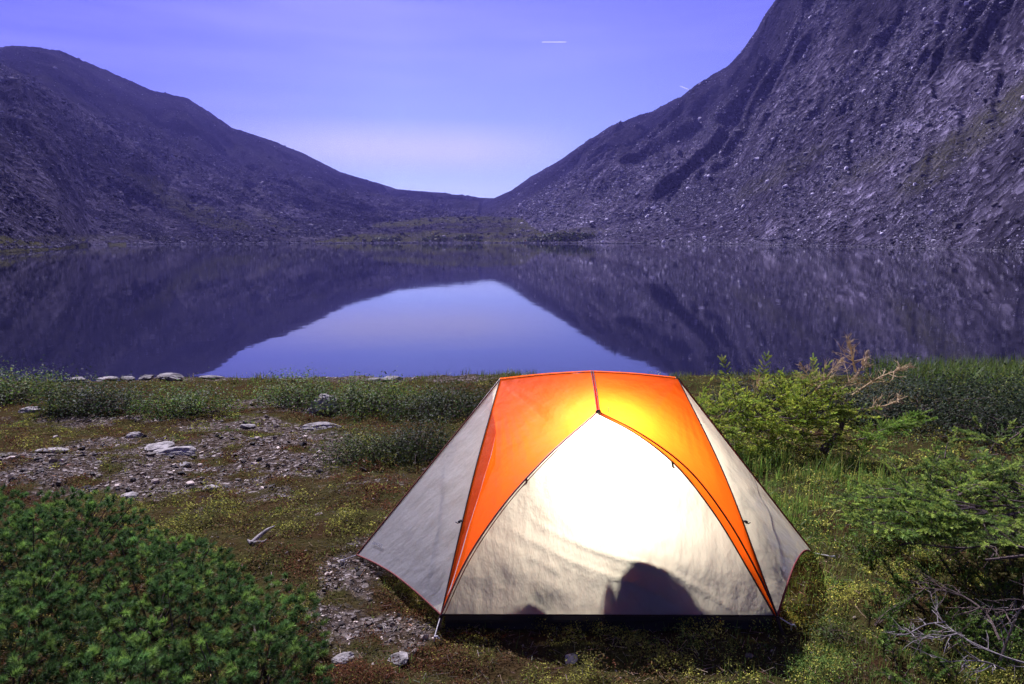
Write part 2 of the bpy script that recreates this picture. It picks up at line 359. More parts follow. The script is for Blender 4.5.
ICO = None
def ico():
    t = (1+5**.5)/2
    v = np.array([(-1, t, 0), (1, t, 0), (-1, -t, 0), (1, -t, 0), (0, -1, t), (0, 1, t), (0, -1, -t), (0, 1, -t), (t, 0, -1), (t, 0, 1), (-t, 0, -1), (-t, 0, 1)], float)
    v /= np.linalg.norm(v[0])
    f = np.array([(0, 11, 5), (0, 5, 1), (0, 1, 7), (0, 7, 10), (0, 10, 11), (1, 5, 9), (5, 11, 4), (11, 10, 2), (10, 7, 6), (7, 1, 8), (3, 9, 4), (3, 4, 2), (3, 2, 6), (3, 6, 8), (3, 8, 9), (4, 9, 5), (2, 4, 11), (6, 2, 10), (8, 6, 7), (9, 8, 1)])
    return v, f
IV, IF = ico()
def stones(P, size, flat=(.35, .8), jit=.28, tilt=.35):
    n = len(P); v = IV[None] + rng.uniform(-jit, jit, (n, 12, 3))
    sc = np.stack([rng.uniform(.6, 1.3, n), rng.uniform(.5, 1.0, n), rng.uniform(*flat, n)], -1)*size[:, None]
    v = v*sc[:, None]
    a = rng.uniform(0, 2*np.pi, n); c, s = np.cos(a)[:, None], np.sin(a)[:, None]
    b = rng.normal(0, tilt, n); cb, sb = np.cos(b)[:, None], np.sin(b)[:, None]
    x, y, z = v[..., 0], v[..., 1], v[..., 2]
    y, z = y*cb - z*sb, y*sb + z*cb
    v = np.stack([x*c-y*s, x*s+y*c, z], -1) + P[:, None]
    f = (IF[None] + (np.arange(n)*12)[:, None, None]).reshape(-1, 3)
    return v.reshape(-1, 3), f
# scattered scree blocks on the slopes (uncountable)
iA0, iA1 = np.searchsorted(az, [-42, 42])
def sample_slope(n, wfun):
    w = wfun.copy(); w[:iA0] = 0; w[iA1:] = 0; w = w[:-1, :-1]
    area = (Rr[:-1, :-1]*np.radians(.11))*(Rr[:-1, 1:]-Rr[:-1, :-1]); w = (w*area/np.maximum(Rr[:-1, :-1], 1)**1.9).ravel(); w /= w.sum()
    k = rng.choice(len(w), n, p=w); i, j = np.unravel_index(k, (len(az)-1, len(rr)-1))
    fu, fv = rng.random(n), rng.random(n)
    def lerp(G): return (G[i, j]*(1-fu)*(1-fv) + G[i+1, j]*fu*(1-fv) + G[i, j+1]*(1-fu)*fv + G[i+1, j+1]*fu*fv)
    return np.stack([lerp(xw), lerp(yw), lerp(Z)], -1)
def surf_z(x, y):
    a = np.degrees(np.arctan2(x, y)); r = np.hypot(x, y)
    i = np.clip(np.searchsorted(az, a)-1, 0, len(az)-2); j = np.clip(np.searchsorted(rr, r)-1, 0, len(rr)-2)
    return Z[i, j]
clump = sstep(-.25, .35, fbm(xw*.03, yw*.03, 4, 81))
wf = scree*(Z > WATER+.2)*(.1+clump)*(T < 1)*(1-.8*green)*np.where(which == 5, 1.3, np.where(which == 1, .7, .8)) + .05*(Z > WATER+.1)*(T < 1)
Pm = sample_slope(230000, wf)
dist = np.hypot(Pm[:, 0], Pm[:, 1]); sz = .22 + rng.pareto(3.0, len(Pm))*.30; sz = np.clip(sz*.85, .2, 1.8)*np.clip(dist/420, .5, 1.5)
V, Fc = stones(Pm, sz, (.5, .9))
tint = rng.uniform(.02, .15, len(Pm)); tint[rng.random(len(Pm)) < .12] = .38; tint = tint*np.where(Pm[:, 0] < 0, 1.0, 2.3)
nS = 7000; ang = rng.uniform(-41, 41, nS); rS = np.interp(ang, az, Sd) + rng.exponential(2.2, nS) - .5; Ps = np.stack([rS*np.sin(np.radians(ang)), rS*np.cos(np.radians(ang)), np.full(nS, 0.)], -1); Ps[:, 2] = np.maximum(surf_z(Ps[:, 0], Ps[:, 1]), WATER) + .05
szs = rng.uniform(.18, .65, nS)*np.clip(rS/330, .5, 1.2); V2_, F2_ = stones(Ps, szs, (.4, .8)); Fc = np.concatenate([Fc, F2_+len(V)]); V = np.concatenate([V, V2_]); tint = np.concatenate([tint, rng.uniform(.05, .4, nS)])
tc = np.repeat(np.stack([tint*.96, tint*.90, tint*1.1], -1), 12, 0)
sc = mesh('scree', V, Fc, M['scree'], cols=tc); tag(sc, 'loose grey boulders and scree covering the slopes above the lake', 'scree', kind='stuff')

# far shore willow thicket: dark green low mounds, and shoreline boulders
def leafpile(P, nrm, size, w=.45):
    n = len(P); a = unit(nrm + rng.normal(0, .5, (n, 3))); b = unit(np.cross(a, rng.normal(0, 1, (n, 3)))); c = np.cross(a, b)
    s = size[:, None] if np.ndim(size) else size
    v = np.stack([P-b*s*.5, P-c*s*w*.5, P+b*s*.5, P+c*s*w*.5], 1)
    return v.reshape(-1, 3), (np.arange(n)[:, None]*4 + np.arange(4)[None])
def colvar(base, n, k, hs=.25, extra=None):
    c = np.array(base)[None]*np.exp(rng.normal(0, hs, (n, 1)))*np.exp(rng.normal(0, .12, (n, 3)))
    if extra is not None:
        m = rng.random(n) < extra[1]; c[m] = np.array(extra[0])*np.exp(rng.normal(0, .2, (m.sum(), 1)))
    return np.repeat(c, k, 0)
def far_thicket(px, hw, h, label, grp=None):
    a = R(PXA([px])[0]); k = np.searchsorted(az, math.degrees(a)); d = Sd[k] + 16
    c = np.array([d*math.sin(a), d*math.cos(a)]); n = int(900*hw/20)
    q = rng.normal(0, 1, (n, 3)); q = unit(q); q[:, 2] = np.abs(q[:, 2]); bump = 1+.35*fbm(q[:, 0]*3+px, q[:, 1]*3, 3, 91)
    rad = rng.uniform(.75, 1, (n, 1))*bump[:, None]
    P = np.zeros((n, 3)); P[:, 0] = c[0]+q[:, 0]*hw*rad[:, 0]; P[:, 1] = c[1]+q[:, 1]*9*rad[:, 0]; P[:, 2] = surf_z(P[:, 0], P[:, 1]) + q[:, 2]*h*.8*rad[:, 0] - .1
    V, Fc = leafpile(P, q, rng.uniform(.9, 2.2, n), .8)
    o = mesh('willow_thicket', V, Fc, M['leaf'], cols=colvar((.045, .05, .022), n, 4), origin=(c[0], c[1], float(surf_z(c[0], c[1]))))
    tag(o, label, 'thicket', grp)
far_thicket(556, 24, 5.5, 'long dark green thicket low on the far shore below the saddle')
far_thicket(435, 8, 3.0, 'small dark bush clump on the far shore left of the long thicket')
far_thicket(468, 9, 3.0, 'low brown green bush clump between the small clump and the long thicket')
far_thicket(388, 9, 2.6, 'faint dark bush clump on the grey far shore, leftmost of the four')

# ------------------------------------------------------------------ single rocks
from mathutils import Vector
def ico_sub(n=3):
    v, f = IV.copy(), IF.copy()
    for _ in range(n):
        e = {}; vl = list(v); nf = []
        def mid(a, b):
            k = (min(a, b), max(a, b))
            if k not in e: e[k] = len(vl); vl.append(unit(vl[a]+vl[b]))
            return e[k]
        for a, b, c in f:
            x, y, z = mid(a, b), mid(b, c), mid(c, a); nf += [(a, x, z), (b, y, x), (c, z, y), (x, y, z)]
        v, f = np.array(vl), np.array(nf)
    return v, f
SV, SF = ico_sub(4)
def boulder_mesh(name, c, s, rot, seed, mat, label, cat='rock', group=None, cuts=9, rough=.06):
    r = np.random.default_rng(seed); v = SV.copy()
    for _ in range(cuts):
        n = unit(r.normal(0, 1, 3)); d = r.uniform(.55, .85); k = v@n; v = v - np.where(k > d, k-d, 0)[:, None]*n
    v = v + unit(v)*(fbm(v[:, 0]*2.5+seed, v[:, 1]*2.5+v[:, 2]*2.1, 4, seed % 7)*rough*2.2)[:, None]
    v = v*np.array(s); c_, s_ = math.cos(rot), math.sin(rot)
    v = np.stack([v[:, 0]*c_-v[:, 1]*s_, v[:, 0]*s_+v[:, 1]*c_, v[:, 2]], -1) + np.array(c)
    o = mesh(name, v, SF, mat, origin=c); tag(o, label, cat, group); return o
def gpt(px, py, it=6):
    z = 0.0
    for _ in range(it):
        p = at_z(px, py, z); z = float(gz(p[0], p[1]))
    return np.array([p[0], p[1], z])
def rock(px, py, s, seed, label, rot=0, group='scattered rocks on the camp ground', sink=.3, cuts=9):
    c = gpt(px, py); c[2] += s[2]*(1-2*sink)*.5; return boulder_mesh('rock', c, s, rot, seed, M['rock'], label, 'rock', group, cuts)
SR = 'pale slabs at the near water edge'
def shore(px, y, s, seed, label, rot=0):
    s = tuple(np.array(s)*[.9, .9, .72])
    p = at_y(px, 383, y); c = np.array([p[0], y, float(gz(p[0], y)) + s[2]*.45]); boulder_mesh('shore_rock', c, s, rot, seed, M['shore_stone'], label, 'rock', SR, 10)
shore(78, 10.5, (.16, .15, .10), 3, 'leftmost pale pointed slab at the near water edge', .4)
shore(106, 10.6, (.22, .14, .07), 4, 'dark low slab right of the leftmost pale slab at the water edge', .1)
shore(128, 10.4, (.17, .13, .07), 5, 'flat pale slab in the middle of the row at the water edge', -.3)
shore(147, 10.5, (.13, .12, .08), 6, 'small dark block just left of the biggest shore slab', .6)
shore(171, 10.35, (.27, .17, .11), 17, 'biggest pale slab at the right end of the row at the water edge', -.25)
shore(212, 10.7, (.24, .1, .04), 8, 'thin dark low rock at the edge where the sky reflection begins', 0)
shore(392, 10.6, (.20, .12, .08), 9, 'dark hump rock at the water edge above the middle bushes', .2)
shore(372, 10.5, (.16, .12, .05), 19, 'flat pale stone beside the dark hump rock at the water edge', .2)
rock(323, 412, (.19, .17, .17), 21, 'rounded grey boulder half sunk in the leafy bushes', .3)
rock(322, 428, (.20, .10, .05), 22, 'flat grey slab just below the rounded boulder in the bushes', .1)
rock(177, 453, (.20, .15, .05), 23, 'broad pale flat stone on top of the gravel patch', .2)
rock(160, 448, (.12, .11, .05), 24, 'grey stone touching the left side of the broad flat stone', .8)
rock(136, 437, (.09, .07, .045), 25, 'small white stone above the gravel patch', 0)
rock(32, 411, (.13, .10, .04), 26, 'pale flat stone beside the far left bush', .1)
rock(185, 466, (.06, .05, .03), 27, 'small white stone just below the broad flat stone', .4)
rock(128, 497, (.06, .05, .025), 28, 'bright chip of stone low on the gravel patch', .9)
rock(248, 427, (.09, .06, .03), 29, 'pale stone on the upper right of the gravel patch', .3)
rock(52, 451, (.14, .06, .02), 30, 'long thin pale stone on the left gravel patch', .1)
rock(210, 489, (.07, .05, .03), 31, 'grey stone on the lower right of the gravel patch', .5)
rock(400, 660, (.05, .04, .02), 32, 'small flat stone at the front left of the tent', .5)
rock(571, 660, (.035, .03, .015), 33, 'small round stone in the tent shadow', .5)
rock(344, 660, (.05, .035, .02), 34, 'pale chip beside the tip of the big low conifer', .5)
# large boulders far across the lake
def far_boulder(px, r, s, seed, label):
    a = R(PXA([px])[0]); x, y = r*math.sin(a), r*math.cos(a); z = float(surf_z(x, y)); boulder_mesh('boulder', (x, y, z+s[2]*.3), s, seed, seed, M['far_rock'], label, 'boulder', 'large boulders on the scree across the lake', 9)
far_boulder(957, 207, (2.2, 1.7, 1.1), 41, 'broad dark boulder at the right foot of the scree by the far water')
far_boulder(993, 200, (1.3, 1.1, .8), 42, 'smaller boulder right of the broad dark boulder across the lake')
far_boulder(848, 252, (1.2, 1.0, .8), 43, 'boulder at the water foot of the scree, left of the broad dark one')
far_boulder(600, 408, (2.0, 1.5, 1.1), 44, 'grey boulder on the far shore right of the long thicket')

# ------------------------------------------------------------------ pebbles
def frustum_pts(n, y0, y1, p=1.0, margin=1.12):
    u = rng.random(n); y = (y0**(-p) + u*(y1**(-p)-y0**(-p)))**(-1/p) if p else y0*(y1/y0)**u
    x = y*rng.uniform(-.78, .78, n)*margin; return x, y
x, y = frustum_pts(330000, 1.6, 11.0, .9); k = (rng.random(len(x)) < gravel_mask(x, y)*.55 + .010)
x, y = x[k], y[k]; tentin = (np.abs(x-.25) < .7) & (y > 2.85) & (y < 4.9); x, y = x[~tentin], y[~tentin]
sz = np.clip(.003 + rng.pareto(2.8, len(x))*.0040, .003, .024)*np.clip(y/3.5, .8, 1.45)
P = np.stack([x, y, gz(x, y)+sz*.2], -1); V, Fc = stones(P, sz, (.25, .65), .3, .3)
t = np.clip(rng.normal(.15, .10, len(x)), .03, .6); t[rng.random(len(x)) < .11] = .68
o = mesh('gravel', V, Fc, M['pebble'], cols=np.repeat(np.stack([t*1.12, t*.96, t*.78], -1), 12, 0)); tag(o, 'loose angular grey gravel in bare patches left of the tent', 'gravel', kind='stuff')
print('gravel', len(x))

# ------------------------------------------------------------------ ground cover plants
def cover_color(x, y):
    a = fbm(x*.9, y*.9, 4, 101); b = fbm(x*2.5, y*2.5, 3, 105); right = sstep(-.3, 1.2, x)
    pal = np.array([(.14, .062, .032), (.17, .115, .048), (.14, .145, .042), (.34, .34, .07), (.10, .16, .038)])
    s = a*1.6 + b*.8 + rng.normal(0, .22, len(x)) + right*.80
    i = np.where(s < -.28, 0, np.where(s < .03, 1, np.where(s < .42, 2, np.where(s < .80, 3, 4))))
    i = np.where((rng.random(len(x)) < .05), 3, i)
    return pal[i]*np.exp(rng.normal(0, .22, (len(x), 1)))*(1+.45*right[:, None])
x, y = frustum_pts(130000, 1.5, 11.0, .8)
keep = rng.random(len(x)) > gravel_mask(x, y)*.97
keep &= rng.random(len(x)) < .06 + 1.0*sstep(-.12, .25, fbm(x*4.2, y*4.2, 3, 111))
keep &= ~((np.abs(x-.27) < .62) & (y > 2.85) & (y < 4.9))
x, y = x[keep], y[keep]; n = len(x); L = 8
hgt = (.008 + .06*sstep(-.15, .45, fbm(x*4.5, y*4.5, 3, 115)))*np.clip(y/3, .9, 1.4)
tc_ = cover_color(x, y)
bx = np.repeat(x, L) + rng.normal(0, .016, n*L)*np.repeat(np.clip(y/3, .9, 1.6), L); by = np.repeat(y, L) + rng.normal(0, .016, n*L)*np.repeat(np.clip(y/3, .9, 1.6), L)
hz = np.repeat(hgt, L)*rng.uniform(.1, 1.2, n*L)
P = np.stack([bx, by, gz(bx, by)+hz], -1); s = rng.uniform(.006, .013, n*L)*np.repeat(np.clip(y/2.8, .9, 2.0), L)
V, Fc = leafpile(P, rng.normal(0, .6, (n*L, 3)) + [0, 0, .35], s, .5)
o = mesh('ground_cover', V, Fc, M['cover'], cols=np.repeat(np.repeat(tc_, L, 0)*np.exp(rng.normal(0, .15, (n*L, 1))), 4, 0)); tag(o, 'low heath plants, red brown and yellow green, carpeting the ground around the tent', 'ground cover', kind='stuff')
print('cover', n*L)

x, y = frustum_pts(9000, 1.6, 9, .8); n = len(x); a = rng.uniform(0, 2*np.pi, n); l = rng.uniform(.015, .06, n); zz = gz(x, y)+.012; d = np.stack([np.cos(a), np.sin(a), rng.normal(0, .15, n)], -1)*l[:, None]; P = np.stack([x, y, zz], -1); sd_ = np.stack([-np.sin(a), np.cos(a), 0*a], -1)*.0014
V = np.stack([P-sd_, P+sd_, P+d+sd_*.5, P+d-sd_*.5, P+[0, 0, .002]], 1).reshape(-1, 3); i = np.arange(n)[:, None]*5; o = mesh('twig_litter', V, [i+np.array([[0, 1, 2, 3]]), i+np.array([[0, 4, 3]]), i+np.array([[4, 1, 2]])], M['cover'], cols=colvar((.30, .24, .17), n, 5, .4)); tag(o, 'dry twigs and dead stalks littering the ground', 'litter', kind='stuff')
def blades(x, y, h, w, cols, lean=.35, z=None, seg=2):
    n = len(x); a = rng.uniform(0, 2*np.pi, n); ld = np.stack([np.cos(a), np.sin(a), np.zeros(n)], -1)
    pd = np.stack([-np.sin(a+rng.normal(0, .5, n)), np.cos(a), np.zeros(n)], -1)
    B = np.stack([x, y, (gz(x, y) if z is None else z)-.005], -1); le = np.abs(rng.normal(0, lean, n))
    v = []
    for t, ww in ((0, 1), (.5, .8), (1, .0)):
        c = B + ld*(h*le*t*t)[:, None] + np.array([0, 0, 1.])*(h*t*(1-.25*le*t))[:, None]
        if ww: v += [c-pd*(w*ww/2)[:, None], c+pd*(w*ww/2)[:, None]]
        else: v += [c]
    v = np.stack(v, 1); i = np.arange(n)[:, None]*5
    q = i + np.array([[0, 1, 3, 2]]); t = i + np.array([[2, 3, 4]])
    return v.reshape(-1, 3), [q, t], np.repeat(cols, 5, 0)
# short grass everywhere, tall on the right side
x, y = frustum_pts(60000, 1.6, 10.8, .6); d = sstep(-.1, 1.6, x)
k = rng.random(len(x)) < (.10+.9*d)*sstep(-.15, .25, fbm(x*2.1, y*2.1, 3, 121)+.25*d)*(1-gravel_mask(x, y)); k &= ~((np.abs(x-.27) < .6) & (y > 2.9) & (y < 4.9))
x, y = x[k], y[k]; n = len(x); h = rng.uniform(.02, .065, n)*(1+.5*sstep(.5, 1.6, x)); w = rng.uniform(.0016, .003, n)*np.clip(y/2.5, 1, 2)
c = np.where(rng.random((n, 1)) < .3, [[.24, .24, .06]], [[.11, .18, .035]])*np.exp(rng.normal(0, .25, (n, 1)))
xt = rng.uniform(1.15, 2.7, 16000); yt = rng.uniform(3.8, 5.6, 16000)
k = (rng.random(16000) < sstep(-.05, .3, fbm(xt*3.5, yt*3.5, 3, 131))*.75) & (xt/yt < .66); xt, yt = xt[k], yt[k]; nt_ = len(xt)
ht = rng.uniform(.05, .20, nt_)*(1+.8*(rng.random(nt_) < .12)); wt_ = rng.uniform(.003, .006, nt_)
ct = np.where(rng.random((nt_, 1)) < .25, [[.36, .36, .09]], [[.15, .26, .045]])*np.exp(rng.normal(0, .3, (nt_, 1)))
V1, F1, C1 = blades(np.concatenate([x, xt]), np.concatenate([y, yt]), np.concatenate([h, ht]), np.concatenate([w, wt_]), np.concatenate([c, ct]))
o = mesh('grass', V1, F1, M['grass'], cols=C1); tag(o, 'green grass growing right of the tent', 'grass', kind='stuff')
# sedge at the far right shore
xs = rng.uniform(5.6, 9.5, 7000); ys = rng.uniform(8.3, 10.8, 7000)
V1, F1, C1 = blades(xs, ys, rng.uniform(.25, .5, 7000), rng.uniform(.008, .014, 7000), colvar((.10, .15, .03), 7000, 1, .3), .4)
o = mesh('sedge', V1, F1, M['grass'], cols=C1); tag(o, 'tall sedge standing at the water edge behind the right hand bushes', 'sedge', kind='stuff')
# fringe of grass along the bank
xs = rng.uniform(-5, 5.5, 6500); ys = SHORE(xs) - rng.uniform(.3, 1.2, 6500); k = rng.random(6500) < sstep(-.1, .3, fbm(xs*1.5, ys*1.5, 3, 141)); xs, ys = xs[k], ys[k]
V1, F1, C1 = blades(xs, ys, rng.uniform(.05, .16, len(xs)), rng.uniform(.005, .009, len(xs)), colvar((.11, .13, .035), len(xs), 1, .3), .4)
o = mesh('bank_grass', V1, F1, M['grass'], cols=C1); tag(o, 'thin grass fringe along the near bank', 'grass', kind='stuff')

# ------------------------------------------------------------------ leafy shrubs
def leafy(px, py, rx, ry, h, n, size, base, label, alt=None, group='low leafy shrubs', name='willow_shrub', spot=None, flip=.5, seedn=0):
    c = gpt(px, py) if spot is None else np.array([spot[0], spot[1], float(gz(*spot))])
    t = thing(name, label, 'shrub', c, group)
    q = unit(rng.normal(0, 1, (n, 3))); q[:, 2] = np.abs(q[:, 2])*1.0
    bump = 1 + .95*fbm(q[:, 0]*2.2+px*.1+seedn, q[:, 1]*2.2+q[:, 2]*1.7, 3, 151)
    rad = (rng.uniform(.25, 1, n)**.45)*bump
    P = np.stack([c[0]+q[:, 0]*rx*rad, c[1]+q[:, 1]*ry*rad, 0*rad], -1); P[:, 2] = gz(P[:, 0], P[:, 1]) + .02 + q[:, 2]*h*rad
    # leaves sit in sprays around shoot ends
    kk = max(1, n//9); ctr = P[:kk]; idx = rng.integers(0, kk, n); P = ctr[idx] + rng.normal(0, size*1.5, (n, 3))*[1, 1, 1.4]
    V, Fc = leafpile(P, unit(q[idx]+[0, 0, .6]), rng.uniform(.6, 1.25, n)*size, .5)
    cc = np.array(base)[None]*np.exp(rng.normal(0, .28, (kk, 1)))*np.exp(rng.normal(0, .1, (kk, 3)))
    if alt is not None: m = rng.random(kk) < alt[1]; cc[m] = np.array(alt[0])*np.exp(rng.normal(0, .2, (m.sum(), 1)))
    mesh('foliage', V, Fc, M['leaf'], t, cols=np.repeat(cc[idx]*np.exp(rng.normal(0, .18, (n, 1))), 4, 0))
    ends = ctr[rng.choice(kk, min(kk, 70), replace=False)]; lst = []
    for e in ends:
        b = c + np.array([rng.normal(0, rx*.25), rng.normal(0, ry*.25), 0]); b[2] = float(gz(b[0], b[1]))-.02
        m = (b+e)/2 + rng.normal(0, .03, 3) + [0, 0, h*.1]; rs = min(.006, h*.018); lst.append((catmull([b, m, e], 6), rs, rs*.35))
    V, Fc = tubes(lst, 4); mesh('stems', V, Fc, M['bark'], t)
    return t
G1 = (.095, .155, .038); DK = (.045, .07, .026); YG = ((.18, .21, .04), .15)
leafy(15, 400, .85, .5, .34, 4500, .034, G1, 'dull green bush at the far left edge by the water', YG)
leafy(98, 412, .75, .45, .32, 5000, .030, DK, 'dark glossy bush below the row of pale shore slabs')
leafy(186, 415, .62, .4, .26, 4200, .030, G1, 'mid green bush below the biggest shore slab', YG)
leafy(62, 414, .3, .2, .12, 900, .028, (.08, .12, .02), 'small bright green sprout in front of the dark glossy bush')
leafy(300, 403, .55, .5, .30, 4200, .028, G1, 'green bush behind the rounded grey boulder', YG)
leafy(372, 410, .75, .55, .32, 7000, .028, G1, 'broad green bush right of the rounded grey boulder', YG)
leafy(450, 415, .75, .6, .30, 7000, .028, (.045, .065, .02), 'dark green bush directly left of the tent roof')
leafy(372, 460, .48, .36, .22, 4600, .022, (.06, .085, .022), 'low olive bush in front of the broad green bush', YG)
leafy(420, 455, .42, .38, .26, 4600, .022, (.035, .05, .018), 'low dark bush close to the left side of the tent')
leafy(0, 0, 1.15, .9, .50, 14000, .034, (.04, .058, .028), 'big dark leafy bush behind the right hand conifers', ((.12, .15, .05), .08), spot=(4.35, 6.9))
leafy(0, 0, 1.0, .9, .42, 11000, .034, (.05, .075, .03), 'green leafy bush at the right edge of the picture', YG, spot=(5.9, 7.3), seedn=3)
leafy(0, 0, .7, .6, .32, 6500, .030, (.03, .045, .018), 'shaded leafy bush below the big dark leafy bush', spot=(4.5, 5.9), seedn=7)
leafy(0, 0, .8, .6, .42, 6000, .034, (.035, .05, .02), 'dark leafy bush behind the spruce with bare top twigs', spot=(2.9, 7.3), seedn=9)
leafy(720, 505, .2, .2, .12, 900, .022, (.08, .13, .03), 'small bright leafy plant close to the right side of the tent', name='leafy_plant', group='small leafy plants')
leafy(868, 560, .12, .12, .07, 500, .018, (.08, .12, .02), 'small bright leafy plant in the grass beyond the right tent tip', name='leafy_plant', group='small leafy plants')
leafy(835, 640, .12, .12, .06, 700, .014, (.07, .10, .02), 'low green plant at the front right of the tent', name='leafy_plant', group='small leafy plants')

# ------------------------------------------------------------------ conifers
def sprigs(B, D, Ln, m, nl, base, wid=.0016, tipc=None, splay=.8, cup=None):
    """bottle-brush shoots: B base points, D directions, Ln lengths"""
    n = len(B); D = unit(D); a = unit(np.cross(D, rng.normal(0, 1, (n, 3)))); b = np.cross(D, a)
    t = np.tile(np.linspace(.02, 1, m), (n, 1)) + rng.normal(0, .01, (n, m)); ph = rng.uniform(0, 2*np.pi, (n, m))
    rad = a[:, None]*np.cos(ph)[..., None] + b[:, None]*np.sin(ph)[..., None]
    fw = (.45 + .9*t**3)[..., None]
    nd = unit(rad*splay + D[:, None]*fw + np.array([0, 0, .18]))
    base_p = B[:, None] + D[:, None]*(Ln[:, None]*t)[..., None]
    ln = (nl if np.ndim(nl) == 0 else nl[:, None])*rng.uniform(.75, 1.15, (n, m))*(1-.25*t)
    side = unit(np.cross(nd, rng.normal(0, 1, (n, m, 3))))*wid
    v = np.stack([base_p-side, base_p+side, base_p+nd*ln[..., None]], 2).reshape(-1, 3)
    f = np.arange(n*m*3).reshape(-1, 3)
    c = np.array(base)[None]*np.exp(rng.normal(0, .22, (n, 1)))
    if tipc is not None: q = rng.random(n) < tipc[1]; c[q] = np.array(tipc[0])*np.exp(rng.normal(0, .15, (q.sum(), 1)))
    cc = np.repeat(c, m, 0)*np.exp(rng.normal(0, .12, (n*m, 1)))*(1+.35*np.tile(t[0], n)[:, None])
    return v, f, np.repeat(cc, 3, 0)
# -- big low conifer, bottom left
c = np.array([-1.75, 2.25, 0.]); c[2] = float(gz(c[0], c[1]))
t_ = thing('conifer_shrub', 'wide low dark green conifer filling the lower left corner', 'shrub', c)
mounds = [(-2.6, 2.0, .6, .50), (-2.15, 2.85, .6, .42), (-2.75, 3.0, .6, .40), (-1.75, 2.15, .55, .44), (-1.55, 2.72, .42, .30), (-1.25, 2.35, .42, .36), (-2.55, 2.95, .45, .24), (-1.15, 1.9, .45, .38), (-.92, 2.1, .30, .30),
          (-1.7, 1.6, .6, .42), (-2.4, 1.5, .6, .5), (-1.0, 1.6, .42, .34), (-2.95, 2.4, .5, .36), (-1.02, 2.55, .26, .22), (-3.1, 2.9, .45, .26), (-.80, 1.85, .22, .24), (-.62, 1.7, .26, .26)]
def mound_h(x, y):
    h = np.zeros_like(x)
    for mx, my, r, hh in mounds: h = np.maximum(h, .88*hh*np.sqrt(np.clip(1-((x-mx)**2+(y-my)**2)/r**2, 0, 1)))
    return h
def lump(x, y):
    h = mound_h(x, y); b = .15*(.8-3.4*np.abs(noise(x*4.2, y*4.2, 33))) + .05*(1-3.2*np.abs(noise(x*14, y*14, 35)))
    return np.where(h > .02, np.maximum(h + b*sstep(.02, .15, h), 0), 0)
st = .040; qx, qy = np.meshgrid(np.arange(-3.7, -.45, st), np.arange(1.15, 3.5, st)); qx = qx.ravel() + rng.normal(0, .012, qx.size); qy = qy.ravel() + rng.normal(0, .012, qy.size)
hh = lump(qx, qy); k = (hh > .03) & (qx/qy > -1.05); qx, qy, hh = qx[k], qy[k], hh[k]; e = .012
gxn = -(lump(qx+e, qy)-lump(qx-e, qy))/(2*e); gyn = -(lump(qx, qy+e)-lump(qx, qy-e))/(2*e)
nr = unit(np.stack([np.clip(gxn, -2, 2), np.clip(gyn, -2, 2), np.ones(len(qx))*.8], -1)); nc = len(qx)
Vs, Fs, Cs, off = [], [], [], 0
patch = np.exp(.35*fbm(qx*5, qy*5, 2, 37)*2)
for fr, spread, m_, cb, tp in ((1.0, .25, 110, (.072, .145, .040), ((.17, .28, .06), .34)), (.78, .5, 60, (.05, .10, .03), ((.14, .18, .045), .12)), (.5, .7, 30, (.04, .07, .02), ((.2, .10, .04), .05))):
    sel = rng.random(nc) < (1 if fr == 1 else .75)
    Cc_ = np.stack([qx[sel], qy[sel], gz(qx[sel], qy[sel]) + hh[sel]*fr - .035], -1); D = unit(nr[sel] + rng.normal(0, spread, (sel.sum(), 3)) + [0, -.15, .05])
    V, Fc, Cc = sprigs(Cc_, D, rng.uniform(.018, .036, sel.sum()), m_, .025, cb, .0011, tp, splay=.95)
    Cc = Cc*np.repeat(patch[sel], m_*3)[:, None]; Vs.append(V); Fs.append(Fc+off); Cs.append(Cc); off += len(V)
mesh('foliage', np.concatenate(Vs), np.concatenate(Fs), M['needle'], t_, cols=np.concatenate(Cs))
lst = []
for i in range(0, nc, 14):
    m_ = min(mounds, key=lambda q: (q[0]-qx[i])**2+(q[1]-qy[i])**2); b = np.array([m_[0], m_[1], float(gz(m_[0], m_[1]))+.01]); tp = np.array([qx[i], qy[i], float(gz(qx[i], qy[i]))+hh[i]-.04])
    lst.append((catmull([b, (b+tp)/2+[0, 0, -.02], tp], 6), .005, .002))
V, Fc = tubes(lst, 4); mesh('branches', V, Fc, M['bark'], t_)
print('shoots', nc)

